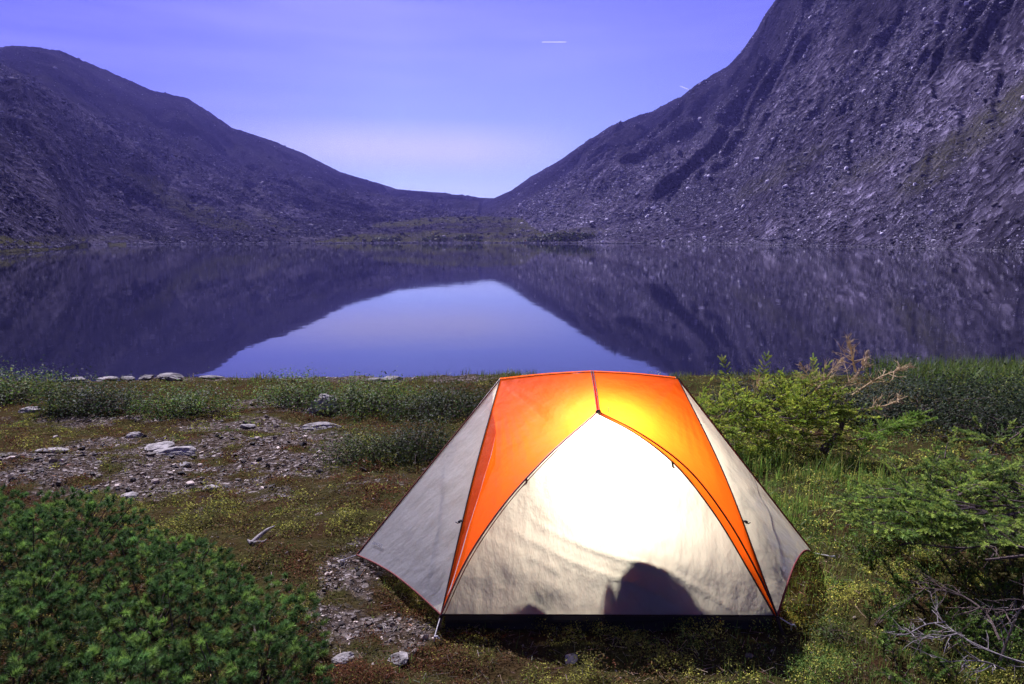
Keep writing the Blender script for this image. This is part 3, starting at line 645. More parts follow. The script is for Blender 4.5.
def limb(p0, p1, sag, rngl, side_gap=.035, tw=.11, up=.0, start=.3, bare=0):
    p0, p1 = np.array(p0, float), np.array(p1, float); L = np.linalg.norm(p1-p0)
    m = (p0+p1)/2 + [0, 0, sag] + rngl.normal(0, .03*L, 3); c = catmull([p0, m, p1], 16); ax = unit(np.gradient(c, axis=0))
    B, D, Ln, wood = [], [], [], [(c, .003+.005*L, .0015)]
    s = start*L; hor = unit(np.cross(ax[8], [0, 0, 1.])); 
    while s < L*.98:
        i = min(int(s/L*15), 14); p = c[i] + (c[i+1]-c[i])*(s/L*15-i); fr = s/L
        for sd in (-1, 1):
            if rngl.random() < .12: continue
            d = unit(ax[i]*.75 + sd*hor*.8 + [0, 0, up+rngl.normal(0, .18)]); l = tw*(1.15-.75*fr)*rngl.uniform(.7, 1.2)*min(1.6, L/.4+.4)
            if rngl.random() < bare: wood.append((np.array([p, p+d*l*.5+rngl.normal(0, .01, 3), p+d*l]), .0022, .001)); continue
            B.append(p); D.append(d); Ln.append(l); wood.append((np.array([p, p+d*l*.9]), .0022, .001))
            if l > .08:
                for sd2 in (-1, 1):
                    q = p + d*l*.45; d2 = unit(d*.8 + sd2*unit(np.cross(d, [0, 0, 1.]))*.6 + [0, 0, rngl.normal(.05, .12)]); B.append(q); D.append(d2); Ln.append(l*.5)
        s += side_gap*rngl.uniform(.7, 1.3)
    B.append(c[13]); D.append(ax[14]); Ln.append(L*.16+.03)
    return B, D, Ln, wood
def mound_limbs(c, rx, ry, h, n, seed, ln=.22, low=.1):
    r = np.random.default_rng(seed); out = []
    for i in range(n):
        q = unit(r.normal(0, 1, 3)); q[2] = abs(q[2]); k = r.uniform(.55, 1.05); zz = low + (1-low)*q[2]
        p = np.array([c[0]+q[0]*rx*k, c[1]+q[1]*ry*k, 0]); p[2] = float(gz(p[0], p[1])) + h*zz*k
        d = unit(np.array([q[0], q[1], .25*q[2]]) + r.normal(0, .3, 3) + [0, 0, .15]); out.append((p-d*ln*.6, p+d*ln*.5, .02, 0))
    return out
def conifer(name, label, base, limbs, m, nl, col, tip, seed, dead=(), wid=.0018, gap=.035, tw=.11, group=None, woodmat='bark', deadmat='tanwood', trunk=None):
    r = np.random.default_rng(seed); t = thing(name, label, 'conifer', base, group); B, D, L, Wd = [], [], [], []
    for p0, p1, sag, bare in limbs:
        b, d, l, w = limb(p0, p1, sag, r, gap, tw, up=.08, bare=bare); B += b; D += d; L += l; Wd += w
    V, Fc, Cc = sprigs(np.array(B), np.array(D), np.array(L), m, nl, col, wid, tip); mesh('foliage', V, Fc, M['needle'], t, cols=Cc)
    V, Fc = tubes(Wd, 4); mesh('branches', V, Fc, M[woodmat], t)
    if trunk is not None: V, Fc = tube(catmull(trunk, 14), .035, .012, 8); mesh('trunk', V, Fc, M['bark'], t, smooth=True)
    for dd in dead:
        V, Fc = tubes(dd, 5); mesh('dead_branch', V, Fc, M[deadmat], t)
    print(name, len(B)); return t
def twiggy(p0, p1, r0, n, seed, l=.12, spread=.7, depth=1, upb=.0):
    r = np.random.default_rng(seed); p0, p1 = np.array(p0, float), np.array(p1, float); L = np.linalg.norm(p1-p0)
    c = catmull([p0, (p0+p1)/2+r.normal(0, .04*L, 3), p1], 12); ax = unit(np.gradient(c, axis=0)); out = [(c, r0, r0*.3)]
    for i in range(n):
        f = r.uniform(.25, .97); k = int(f*11); p = c[k]; d = unit(ax[k]*.7 + r.normal(0, spread, 3) + [0, 0, upb]); ll = l*(1.2-f)*r.uniform(.5, 1.5)
        e = p+d*ll; out.append((catmull([p, (p+e)/2+r.normal(0, .1*ll, 3), e], 5), r0*.45, r0*.15))
        if depth > 0:
            for _ in range(3):
                g_ = r.uniform(.3, .9); q = p+(e-p)*g_; d2 = unit(d*.8+r.normal(0, spread, 3)); out.append((np.array([q, q+d2*ll*.25+r.normal(0, .1*ll*.3, 3), q+d2*ll*.5]), r0*.25, r0*.1))
    return out
# -- mid right krummholz spruce with bare top twigs
rA = np.random.default_rng(77)
bs = np.array([2.0, 5.7, 0.]); bs[2] = float(gz(2.0, 5.7)); limbs = []
for i in range(64):
    tx = rA.uniform(1.2, 2.85); ty = 5.6 + rA.uniform(-.45, .55); topz = .78 - .28*abs((tx-2.15)/1.0)**1.4 - (.10 if tx < 1.7 else 0); tz = bs[2] + topz*rA.uniform(.35, 1.0)
    p1 = np.array([tx, ty, tz]); p0 = np.array([2.0+(tx-2.0)*.45, 5.7+(ty-5.7)*.3, bs[2]+.12+.45*(tz-bs[2])]); limbs.append((p0, p1, -.03, .05))
dead = [twiggy(at_y(855, 372, 5.7), at_y(848, 334, 5.65), .008, 22, 1, .16, .8, 1, .3), twiggy(at_y(822, 400, 5.6), at_y(800, 362, 5.6), .007, 18, 2, .16, .6, 1, .3), twiggy(at_y(830, 398, 5.6), at_y(868, 352, 5.7), .008, 26, 3, .18, .6, 1, .1),
        twiggy(at_y(852, 395, 5.7), at_y(912, 366, 5.6), .008, 26, 4, .2, .6, 1, .1), twiggy(at_y(753, 398, 5.5), at_y(760, 374, 5.5), .006, 14, 5, .16, .7, 1, .2), twiggy(at_y(850, 410, 5.7), at_y(908, 396, 5.5), .007, 20, 6, .18, .6, 1),
        twiggy(at_y(815, 392, 5.6), at_y(842, 358, 5.6), .007, 24, 7, .18, .6, 1, .2)]
limbs = limbs[::2] + mound_limbs((1.75, 5.6), .62, .4, .52, 110, 41) + mound_limbs((2.45, 5.65), .55, .4, .70, 120, 42, low=.3)
limbs += mound_limbs((1.42, 5.35), .38, .35, .50, 50, 47)
conifer('spruce', 'bushy mid green spruce right of the tent with bare tan twigs on top', bs, limbs, 34, .018, (.26, .36, .055), ((.46, .52, .09), .45), 5, dead, .0036, .042, .085, 'stunted spruces',
        trunk=[at_y(822, 452, 5.5), at_y(832, 442, 5.5), at_y(842, 425, 5.6), at_y(845, 400, 5.7)])
# bright low branch pointing right
limbs = []
b0 = at_y(858, 440, 5.0)
for i, (px, py, yy) in enumerate([(925, 412, 5.0), (930, 420, 4.9), (915, 425, 4.85), (905, 432, 4.8), (880, 438, 4.7)]): limbs.append((b0, at_y(px, py, yy), .02, 0))
bq = b0.copy(); bq[2] = float(gz(b0[0], b0[1]))
limbs.append((bq, at_y(870, 425, 5.0), .02, 0))
conifer('spruce', 'small bright green spruce bough pointing right in front of the dark leafy bush', bq, limbs, 46, .017, (.14, .24, .04), ((.24, .34, .06), .4), 9, (), .003, .03, .10, 'stunted spruces')
# -- lower right spruce, limbs reaching in from the right edge
rB = np.random.default_rng(99); bs = np.array([2.75, 3.3, 0.]); bs[2] = float(gz(2.75, 3.3)); limbs = []
tips = [(835, 507, 3.15), (850, 520, 3.05), (868, 515, 3.2), (880, 505, 3.3), (900, 498, 3.35), (915, 512, 3.2), (930, 525, 3.05), (905, 535, 2.95), (870, 535, 2.9), (940, 480, 3.6), (960, 462, 3.75), (975, 475, 3.7), (950, 505, 3.3), (985, 455, 3.8), (1000, 470, 3.7),
        (1015, 490, 3.5), (1010, 465, 3.9), (965, 520, 3.1), (990, 505, 3.3), (1020, 520, 3.1), (925, 492, 3.45), (1030, 480, 3.6), (945, 540, 2.95), (975, 545, 2.9), (1005, 500, 3.3), (890, 522, 3.1), (960, 490, 3.4), (1000, 530, 3.0)]
for px, py, yy in tips:
    p1 = at_y(px, py, yy); p0 = p1 + (bs + [0, 0, .3] - p1)*rB.uniform(.5, .75); limbs.append((p0, p1, -.02, .03))
    if px < 900: limbs.append((p0, p1+rB.normal(0, .06, 3), 0, .03))
main = [(catmull([bs, bs+[-.35, -.1, .25], at_y(900, 545, 3.0)], 14), .016, .005), (catmull([bs, bs+[-.3, .15, .35], at_y(950, 500, 3.5)], 14), .018, .006), (catmull([bs, bs+[-.2, -.3, .2], at_y(985, 560, 2.8)], 14), .014, .005)]
limbs += mound_limbs((2.35, 3.55), .55, .35, .42, 90, 43, .2, .3) + mound_limbs((2.9, 3.9), .6, .45, .55, 60, 44, .2, .3)
conifer('spruce', 'dark green spruce reaching in from the right edge above the bare branches', bs, limbs, 50, .017, (.13, .21, .05), ((.30, .40, .08), .45), 13, [main], .0020, .028, .075, 'stunted spruces', deadmat='bark')
# low sprigs among the bare branches
limbs = []
rC = np.random.default_rng(5)
for px, py in [(900, 575), (915, 590), (930, 600), (950, 590), (965, 575), (985, 570), (1000, 585), (1015, 560), (880, 600), (870, 615), (895, 630), (940, 640), (960, 625), (985, 640), (1010, 620), (930, 670), (900, 665), (1005, 670), (870, 560), (1022, 655), (960, 672), (885, 645)]:
    q = gpt(px, py+10); 
    for _ in range(4):
        d = np.array([rC.normal(0, .10), rC.normal(0, .08), rC.uniform(.05, .15)]); limbs.append((q+[d[0]*.2, d[1]*.2, 0], q+d, .01, .05))
conifer('young_spruce', 'scrappy low green spruce shoots under the bare branches in the lower right corner', gpt(950, 620), limbs, 40, .013, (.08, .15, .03), ((.16, .24, .05), .4), 15, (), .0018, .022, .05, 'stunted spruces')

# ------------------------------------------------------------------ bare branches lower right
def bare(name, label, paths, seed, mat='deadwood', r=.0045, n=8, l=.12):
    r0 = np.random.default_rng(seed); o = gpt(*paths[0][0][:2]); t = thing(name, label, 'branch', o, 'bare branches in the lower right corner')
    for i, p in enumerate(paths):
        P3 = np.array([at_z(a, b, z) for a, b, z in p]); c = catmull(P3, 24); lst = [(c, r*(1 if i == 0 else .7), r*.25)]
        for _ in range(n):
            k = r0.integers(3, 22); d = unit(unit(c[k+1]-c[k])*.8 + r0.normal(0, .6, 3)*[1, 1, .6]); ll = l*r0.uniform(.3, 1.2)
            e = c[k]+d*ll; e[2] = max(e[2], .02); lst.append((catmull([c[k], (c[k]+e)/2+r0.normal(0, .1*ll, 3), e], 5), r*.4, r*.12))
            for _ in range(2):
                g_ = r0.uniform(.3, .9); q = c[k]+(e-c[k])*g_; d2 = unit(d+r0.normal(0, .6, 3)); lst.append((np.array([q, q+d2*ll*.2, q+d2*ll*.45+r0.normal(0, .008, 3)]), r*.25, r*.1))
        V, Fc = tubes(lst, 5); mesh('limb', V, Fc, M[mat], t)
bare('dead_branch', 'pale bleached bare branch running up left from the bottom right corner', [[(1060, 672, .14), (1000, 655, .16), (955, 632, .18), (932, 610, .2)], [(957, 634, .18), (930, 638, .17), (910, 636, .15)], [(945, 622, .19), (925, 625, .2), (905, 636, .18)]], 3)
bare('dead_branch', 'darker bare branch above the bleached one, forked at its left tip', [[(1000, 640, .15), (985, 612, .2), (955, 592, .22), (916, 580, .22)], [(962, 596, .22), (940, 590, .24), (912, 588, .2)]], 4, 'bark', r=.005, n=11)
bare('dead_branch', 'thin bare branch crossing from the right edge below the dark spruce', [[(1060, 560, .3), (1010, 545, .3), (960, 548, .3), (890, 540, .28)], [(1050, 600, .2), (1000, 610, .22), (968, 607, .2)]], 6, 'bark', r=.008, n=10)
bare('dead_branch', 'upright bare branch at the right edge above the bleached one', [[(1000, 660, .05), (1015, 620, .25), (1030, 590, .4)], [(1005, 670, .05), (985, 662, .1), (940, 662, .12)]], 7, r=.006)

# driftwood
dk = gpt(262, 540); t = thing('driftwood', 'small bleached forked piece of driftwood on the red brown heath', 'driftwood', dk)
a, b = gpt(252, 547)+[0, 0, .02], gpt(275, 532)+[0, 0, .035]
V, Fc = tubes([(catmull([a, (a+b)/2+[.01, 0, .02], b], 8), .017, .004), (catmull([a+[.01, 0, 0], a+[.04, -.01, .012], a+[.065, .0, .01], a+[.08, .01, .02]], 8), .012, .004), (catmull([a, a+[-.03, .02, .01]], 4), .015, .006)], 7); mesh('stick', V, Fc, M['deadwood'], t, smooth=True)

# ------------------------------------------------------------------ THE TENT
tent = thing('tent', 'glowing orange and white dome tent lit from inside by the lake', 'tent', (.27, 3.7, 0))
RY = 3.85
FL, FR = at_y(441, 615, 2.74), at_y(777, 616, 2.75)
Hb = at_y(598, 412, 3.32); Ap = at_y(500, 380, 3.82); Bp = at_y(678, 379, 3.82); Mp = at_y(592, 372.5, 3.82)
VL, VR = at_y(357, 555, 3.42), at_y(813, 553, 3.42)
archL = catmull([FL, at_y(464, 565, 2.86), at_y(500, 510, 2.97), at_y(543, 461, 3.11), Hb], 60)
archR = catmull([FR, at_y(757, 573, 2.88), at_y(725, 517, 2.97), at_y(688, 470, 3.07), at_y(640, 434, 3.20), Hb], 60)
archI = catmull([FR+[-.012, 0, 0], at_y(748, 570, 2.87), at_y(712, 511, 2.96), at_y(672, 462, 3.08), at_y(634, 433, 3.20), Hb+[0, -.004, -.01]], 60)
def seamline(F_, A_, bow):
    m = (F_+A_)/2 + bow; return catmull([F_, m, A_], 60)
seamL = seamline(FL, Ap, np.array([-.005, -.03, .03])); seamR = seamline(FR, Bp, np.array([.012, -.03, .03]))
def resamp(c, n):
    d = np.concatenate([[0], np.cumsum(np.linalg.norm(np.diff(c, axis=0), axis=1))]); s = np.linspace(0, d[-1], n); return np.stack([np.interp(s, d, c[:, k]) for k in range(3)], -1)
def ruled(c1, c2, nu=60, bulge=None, nv=40):
    a, b = resamp(c1, nu), resamp(c2, nu); u = np.linspace(0, 1, nv)[None, :, None]
    P = a[:, None]*(1-u) + b[:, None]*u
    if bulge is not None: P = P + bulge(np.linspace(0, 1, nu)[:, None], u[..., 0], P)
    return P
def panel(name, P, mat, label=None):
    o = mesh(name, P.reshape(-1, 3), grid_faces(P.shape[0], P.shape[1]), mat, tent, smooth=True)
    sd = o.modifiers.new('thickness', 'SOLIDIFY') if False else None
    if label: o['label'] = label
    return o
def mir(P): Q = P.copy(); Q[..., 1] = 2*RY - Q[..., 1]; return Q
nrmF = unit(np.cross(FR-FL, Hb-FL)); nrmF = nrmF if nrmF[1] < 0 else -nrmF
def folds(P, amp=1.0):
    """diagonal tension folds low on the front panel"""
    x, z = P[..., 0], P[..., 2]; s = (x*.42 + z)          # lines falling to the right
    w = sstep(.62, .2, z)*sstep(.0, .12, z)
    f = .0012*np.sin(s*44 + 1.5*np.sin(x*5)) + .007*noise(x*5, z*9, 3) + .003*noise(x*15+z*8, z*22, 6)
    sharp = -.007*np.exp(-((s-.47+.03*np.sin(x*6))/.010)**2) - .006*np.exp(-((s-.38+.02*np.sin(x*7))/.009)**2) - .004*np.exp(-((s-.30)/.010)**2)*(x < .2)
    return (f+sharp)*w*amp
def bf(t, u, P):
    s = np.sin(np.pi*u)*np.sin(np.pi*np.clip(t, 0, 1)**.8)*.035*(1-t)
    return (s + folds(P)*np.sin(np.pi*u)**.4)[..., None]*nrmF
Pfront = ruled(archL, archI, 90, bf, 110)
panel('front_panel', Pfront, M['white'], 'pale front panel under the pole arch, glowing white in the middle')
wr = lambda k, amp: (lambda t, u, P: (np.sin(np.pi*u)*np.sin(np.pi*t)*(-.015) + amp*np.sin(np.pi*u)*np.sin(np.pi*t)*noise(P[..., 0]*12+k, P[..., 2]*3.0+P[..., 1]*5, 5))[..., None]*np.array([0, .8, .6]))
def topcurve(F_, A_):
    s = seamline(F_, A_, np.array([-.005 if F_ is FL else .012, -.03, .03])); r = catmull([A_, (A_+Mp)/2+[0, 0, .006], Mp], 24)[1:]; return np.concatenate([s, r])
def radial(k):   # creases fanning from the ridge corner
    A_ = Ap if k == 0 else Bp
    def f(t, u, P):
        d = P-A_; ang = np.arctan2(d[..., 2], d[..., 0]*(1 if k == 0 else -1)); r = np.linalg.norm(d, axis=-1)
        return (np.sin(np.pi*u)**.7*np.sin(np.pi*t)**.7*(-.012 + .006*np.sin(ang*26)*np.exp(-r*2.2) + .006*noise(P[..., 0]*9, P[..., 2]*5, 8)))[..., None]*np.array([0, -.7, .7])
    return f
def roofpanel(c, arch, k):
    # even spacing per segment keeps the ridge corner crisp
    s1, s2 = resamp(c[:60], 60), resamp(c[59:], 22); edge = np.concatenate([s1, s2[1:]])
    d = np.linspace(0, 1, 81); L1 = .80; tt = np.concatenate([np.linspace(0, L1, 60), np.linspace(L1, 1, 22)[1:]])
    da = np.concatenate([[0], np.cumsum(np.linalg.norm(np.diff(arch, axis=0), axis=1))]); b = np.stack([np.interp(tt*da[-1], da, arch[:, q]) for q in range(3)], -1)
    u = np.linspace(0, 1, 40)[None, :, None]; P = edge[:, None]*(1-u) + b[:, None]*u; return P + radial(k)(tt[:, None], u[..., 0], P)
PL, PR = roofpanel(topcurve(FL, Ap), archL, 0), roofpanel(topcurve(FR, Bp), archR, 1)
panel('roof_panel', PL, M['orange'], 'orange left roof panel'); panel('roof_panel', PR, M['orange'], 'orange right roof panel, brightest yellow near the hub')
Pst = ruled(archI, archR, 60, lambda t, u, P: (np.sin(np.pi*u)*.006)[..., None]*nrmF, 6); panel('door_flap', Pst, M['orange'], 'narrow orange strip along the right zip')
def vest(seam, tipp, side):
    a = seam[::-1]; b = np.stack([a[0]*(1-s) + tipp*s for s in np.linspace(0, 1, 60)])
    def bl(t, u, P):
        sag = np.sin(np.pi*u)*t**3*(.12 if side > 0 else .035); w = np.sin(np.pi*u)*np.sin(np.pi*np.clip(t, 0, .98))*(-.02 + .012*noise(P[..., 0]*7+side*3, P[..., 2]*9+P[..., 1]*4, 7) + .005*np.sin(P[..., 2]*50+P[..., 0]*22+3*np.sin(P[..., 0]*9))*t)
        o = np.zeros(P.shape); o[..., 2] += sag; o[..., 0] += side*w*.8; o[..., 1] += -w*.6; return o
    return ruled(a, b, 60, bl, 46)
PVL, PVR = vest(seamL, VL, -1), vest(seamR, VR, 1)
panel('vestibule_panel', PVL, M['white'], 'grey white left side panel'); panel('vestibule_panel', PVR, M['white'], 'brightly lit white right side panel')
# rear half
panel('rear_panel', mir(Pfront), M['white']); panel('roof_panel', mir(PL), M['orange']); panel('roof_panel', mir(PR), M['orange'])
for seam, tipp, side in ((seamL, VL, -1), (seamR, VR, 1)):
    panel('vestibule_panel', vest(mir(seam), tipp, side), M['white'])
# seams, piping, poles
def line(name, pts, r, mat, parent=None, n=6, off=(0, -.004, .003)):
    v, f = tube(np.asarray(pts)+np.array(off), r, r, n); o = mesh(name, v, f, mat, tent if parent is None else parent, smooth=True); return o
line('seam', resamp(np.concatenate([PL[:60, 0]]), 50), .0035, M['seam']); line('seam', resamp(PR[:60, 0], 50), .0032, M['seam'])
line('piping', resamp(PL[59:, 0], 20), .0028, M['trim'], off=(0, 0, .003)); line('piping', resamp(PR[59:, 0], 20), .0028, M['trim'], off=(0, 0, .003))
line('pole', resamp(PL[:, -1], 60), .0042, M['pole'], off=(0, -.006, .004)); line('pole', resamp(PR[:, -1], 60), .0042, M['seam'], off=(0, -.006, .004))
line('seam', archL+np.array([.012, 0, -.004]), .0022, M['trim']); line('zipper', Pfront[:, -1], .0038, M['seam'])
line('piping', PVL[:, -1], .0040, M['trim']); line('piping', PVR[:, -1], .0058, M['trim'])
line('hem', PVL[-1], .0042, M['trim']); line('hem', PVR[-1], .0045, M['trim'])
hb = line('hem', Pfront[0]*[1, 1, 1], .004, M['seam'])
rp = catmull([Mp, (Mp+Hb)/2+[0, 0, .012], Hb], 20); line('ridge_seam', rp+np.array([.006, -.003, .006]), .0034, M['seam']); line('ridge_seam', rp+np.array([-.006, -.003, .006]), .0030, M['seam']); line('ridge_pole', rp, .0035, M['orange'])
def blob_mesh(name, c, s, mat, label=None, rot=0, power=1, seed=1):
    v = SV.copy(); v = np.sign(v)*np.abs(v)**power; v *= s; cc, ss = math.cos(rot), math.sin(rot); v = np.stack([v[:, 0]*cc-v[:, 2]*ss, v[:, 1], v[:, 0]*ss+v[:, 2]*cc], -1)
    return mesh(name, v+np.array(c), SF, mat, tent, smooth=True)
blob_mesh('hub', Hb+[0, -.01, .004], (.014, .008, .011), M['seam'], power=.8)
blob_mesh('hub', Mp+[0, -.006, .004], (.012, .008, .004), M['seam'], power=.8)
for p, rot in ((at_y(467, 515, 3.0), 0), (at_y(735, 514, 3.0), 0)):
    sgn = -1 if p[0] < .2 else 1; i = np.argmin(np.linalg.norm((PL if sgn < 0 else PR)[:60, 0]-p, axis=1)); q = (PL if sgn < 0 else PR)[i, 0]
    o = mesh('clip', *tube([q+[0, -.008, .002], q+[sgn*.012, -.012, .005], q+[sgn*.022, -.012, 0]], .006, .004, 5), M['black'], tent)
    mesh('strap', *tube([q+[sgn*.010, -.014, -.002], q+[sgn*.024, -.014, -.006], q+[sgn*.034, -.012, -.001]], .0035, .002, 5), M['black'], tent)
for k, arch in ((34, archL), (38, archI)):
    q = arch[k]; mesh('zip_pull', *tube([q+[0, -.008, .004], q+[.002, -.012, -.012], q+[.0, -.012, -.026]], .006, .004, 5), M['seam'] if arch is archI else M['trim'], tent)
# inner tent: floor tub, left wall, mesh
ix0, ix1, iy0, iy1 = FL[0]+.015, FR[0]-.015, 2.745, 4.9; zb_, zt_ = .0, .115
def gg(x, y): return float(gz(x, y))
ring = []
for xx, yy in [(x, iy0) for x in np.linspace(ix0, ix1, 30)] + [(ix1, y) for y in np.linspace(iy0, iy1, 30)[1:]] + [(x, iy1) for x in np.linspace(ix1, ix0, 30)[1:]] + [(ix0, y) for y in np.linspace(iy1, iy0, 30)[1:]]: ring.append((xx, yy))
ring = np.array(ring); lo = np.concatenate([ring, np.full((len(ring), 1), .0)], 1); lo[:, 2] = gz(ring[:, 0], ring[:, 1])-.02
hi = lo.copy(); hi[:, 2] = .088 + .004*np.sin(np.arange(len(ring))*.7); hi[:, 1] += np.where(ring[:, 1] < iy0+.01, .035, 0)
panel('floor_tub', np.stack([lo, hi], 0), M['floor'])
fx, fy = np.meshgrid(np.linspace(ix0, ix1, 12), np.linspace(iy0, iy1, 20), indexing='ij'); panel('groundsheet', np.stack([fx, fy, gz(fx, fy)*0+.035], -1), M['floor'])
# left inner wall hangs from the ridge end to the tub
wl = np.array([[Ap+[.03, -.0, -.04], Ap+[.03, .1, -.04]]]); yv = np.linspace(iy0+.05, iy1-.05, 30)
topy = np.interp(yv, [iy0, 3.30, RY, 4.4, iy1], [.12, .62, .84, .62, .12]); topx = np.interp(topy, [.1, .85], [ix0, Ap[0]+.05])
uu = np.linspace(0, 1, 16)[:, None]; PW = np.stack([ix0*(1-uu)+topx[None]*uu, np.repeat(yv[None], 16, 0), .11*(1-uu)+topy[None]*uu], -1)
PW[..., 0] += .01*noise(PW[..., 1]*8, PW[..., 2]*8, 4)
panel('inner_wall', PW, M['inner'])

# faint lettering along the left hem
def text(body, px, py, size, P, i, j, label=None):
    cu = bpy.data.curves.new('lettering', 'FONT'); cu.body = body; cu.size = size; cu.extrude = .0004; cu.align_x = 'LEFT'
    tmp = bpy.data.objects.new('tmp', cu); COL.objects.link(tmp); dg = bpy.context.evaluated_depsgraph_get(); me = bpy.data.meshes.new_from_object(tmp.evaluated_get(dg)); bpy.data.objects.remove(tmp)
    p = P[i, j]; ex = unit(P[i, j-6]-P[i, j]); up_ = unit(P[i-6, j]-P[i, j]); n_ = unit(np.cross(ex, up_)); n_ = n_ if n_[1] < 0 else -n_; up_ = unit(np.cross(n_, ex)); 
    if up_[2] < 0: up_ = -up_
    me.materials.append(M['lettering']); o = bpy.data.objects.new('lettering', me); COL.objects.link(o); o.parent = tent
    from mathutils import Matrix
    p = p + n_*.012 - np.array(tent.location)
    o.matrix_local = Matrix(((ex[0], up_[0], n_[0], p[0]), (ex[1], up_[1], n_[1], p[1]), (ex[2], up_[2], n_[2], p[2]), (0, 0, 0, 1)))
    return o
M['lettering'] = simple_mat('grey_print', (.12, .12, .14), (.2, .2, .22), 40, .8, .1)
text('BIG AGNES', 0, 0, .022, PVL, 55, 41)

# ---- inside the tent
lp = at_y(608, 460, 3.36); lan = thing('lantern', 'camp lantern hanging inside the tent behind the glowing front panel', 'lantern', lp)
v = SV*[.03, .03, .04]; mesh('globe', v+lp, SF, M['globe'], lan, smooth=True)
mesh('cap', *tube([lp+[0, 0, .035], lp+[0, 0, .05], lp+[0, 0, .06]], .03, .018, 16), M['black'], lan); mesh('hanger', *tube([lp+[0, 0, .06], [lp[0]-.005, lp[1]-.02, Hb[2]+.02]], .002, .002, 5), M['cord'], lan)
L = bpy.data.lights.new('lantern_light', 'POINT'); L.energy = 60; L.color = (1, .88, .70); L.shadow_soft_size = .045
lo_ = bpy.data.objects.new('lantern_light', L); COL.objects.link(lo_); lo_.parent = lan; lo_.location = (0, 0, 0)
lan.children[0].visible_shadow = True
lan.children[0].hide_render = False

# backpack just behind the front panel: body, lid, side pocket
def blobx(name, parent, c, s, power=.7, lumpy=.12, seed=0, mat='pack'):
    v = SV.copy(); v = v*(1+lumpy*fbm(v[:, 0]*2+seed, v[:, 1]*2+v[:, 2]*2, 3, seed))[:, None]; v = np.sign(v)*np.abs(v)**power; v = v*s+np.array(c); v[:, 2] = np.maximum(v[:, 2], .037)
    return mesh(name, v, SF, M[mat], parent, smooth=True)
def zat(px, py, y): return at_y(px, py, y)
b0 = at_y(650, 612, 2.98); b0[2] = .04; bp = thing('backpack', 'dark backpack leaning inside the tent, seen as a silhouette through the front panel', 'backpack', b0)
def behind(P, px, py, f=.12):     # a point just inside the fabric, on the lantern's side
    Q = P.reshape(-1, 3); c_, s_ = math.cos(PITCH), math.sin(PITCH); d = Q-CAM; zf = d[:, 1]*c_-d[:, 2]*s_; u = W/2+F*d[:, 0]/zf; v_ = H/2-F*(d[:, 1]*s_+d[:, 2]*c_)/zf
    q = Q[np.argmin((u-px)**2+(v_-py)**2)]; return q*(1-f)+lp*f
_Q = Pfront.reshape(-1, 3)
def against(name, parent, px, py, s3, power, seed, depth):     # a soft bag pressed against the inside of the front panel
    c0 = behind(Pfront, px, py, 0); v = SV*(1+.12*fbm(SV[:, 0]*2+seed, SV[:, 1]*2+SV[:, 2]*2, 3, seed))[:, None]; v = np.sign(v)*np.abs(v)**power; v = v*[s3[0], 1, s3[1]]
    x = c0[0]+v[:, 0]; z = np.maximum(c0[2]+v[:, 2], .04); k = np.array([np.argmin((_Q[:, 0]-a_)**2+(_Q[:, 2]-b_)**2) for a_, b_ in zip(x, z)])
    y = _Q[k, 1] + .014 + (v[:, 1]+1)*depth*.5; return mesh(name, np.stack([x, y, z], -1), SF, M['pack'], parent, smooth=True)
for nm, px, py, s3, pw, sd_, dp in (('body', 644, 592, (.140, .145), .85, 2, .14), ('base_pocket', 664, 606, (.175, .10), .95, 9, .12), ('lid', 640, 570, (.090, .065), .85, 3, .12), ('side_pocket', 612, 598, (.026, .10), .85, 4, .10), ('shoulder_strap', 660, 580, (.085, .06), 1.0, 5, .10)):
    against(nm, bp, px, py, s3, pw, sd_, dp)
sb = against('stuff_sack', None, 541, 608, (.085, .085), 1.0, 6, .12)
for P_, pts in ((PVL, [(437, 470), (436, 510), (428, 560), (418, 600)]), (PVR, [(764, 470), (768, 510), (780, 545), (786, 580)])):
    c3 = catmull([behind(P_, a_, b_, .05) for a_, b_ in pts], 14); w_ = np.linspace(.018, .045, 14)[:, None]*np.array([[1., 0, 0]])*(1 if P_ is PVL else .6)
    panel('shadow_strip', np.stack([c3-w_/2, c3+w_/2], 1), M['floor'])  # dark strips added unseen inside the side panels to cast vertical shadow bands
tag(sb, 'small dark rounded bag on the tent floor, a low silhouette left of the backpack', 'bag')

# stakes and guy line
def stake(px, py, z, d, label, cord_to=None):
    p = at_z(px, py, z); t = thing('tent_stake', label, 'stake', p, 'tent stakes'); p = np.array(p); q = p + np.array(d)
    mesh('pin', *tube([q, p], .004, .003, 6), M['metal'], t); mesh('hook', *tube([q, q+[.012, 0, .002], q+[.02, 0, -.010]], .0035, .003, 6), M['metal'], t)
    if cord_to is not None: mesh('cord', *tube([q, (q+cord_to)/2, cord_to], .0028, .0028, 5), M['cord'], t)
stake(434, 642, .0, (.004, -.01, .03), 'silver stake at the front left corner of the tent', FL)
stake(791, 630, .0, (-.004, -.01, .03), 'silver stake at the front right corner of the tent', FR)
q = gpt(341, 566); stake(341, 566, q[2]-.01, (.0, 0, .03), 'stake with a pale cord beyond the left tip of the tent', VL)
q = gpt(826, 566); stake(832, 562, q[2]-.01, (.0, 0, .03), 'stake with a pale cord beyond the right tip of the tent', VR)
for F_, sx in ((FL, -1), (FR, 1)):
    mesh('corner_strap', *tube([F_+[0, -.004, .0], F_+[sx*.005, -.03, -.04], F_+[sx*.02, -.05, -.07]], .009, .006, 6), M['seam'], tent)

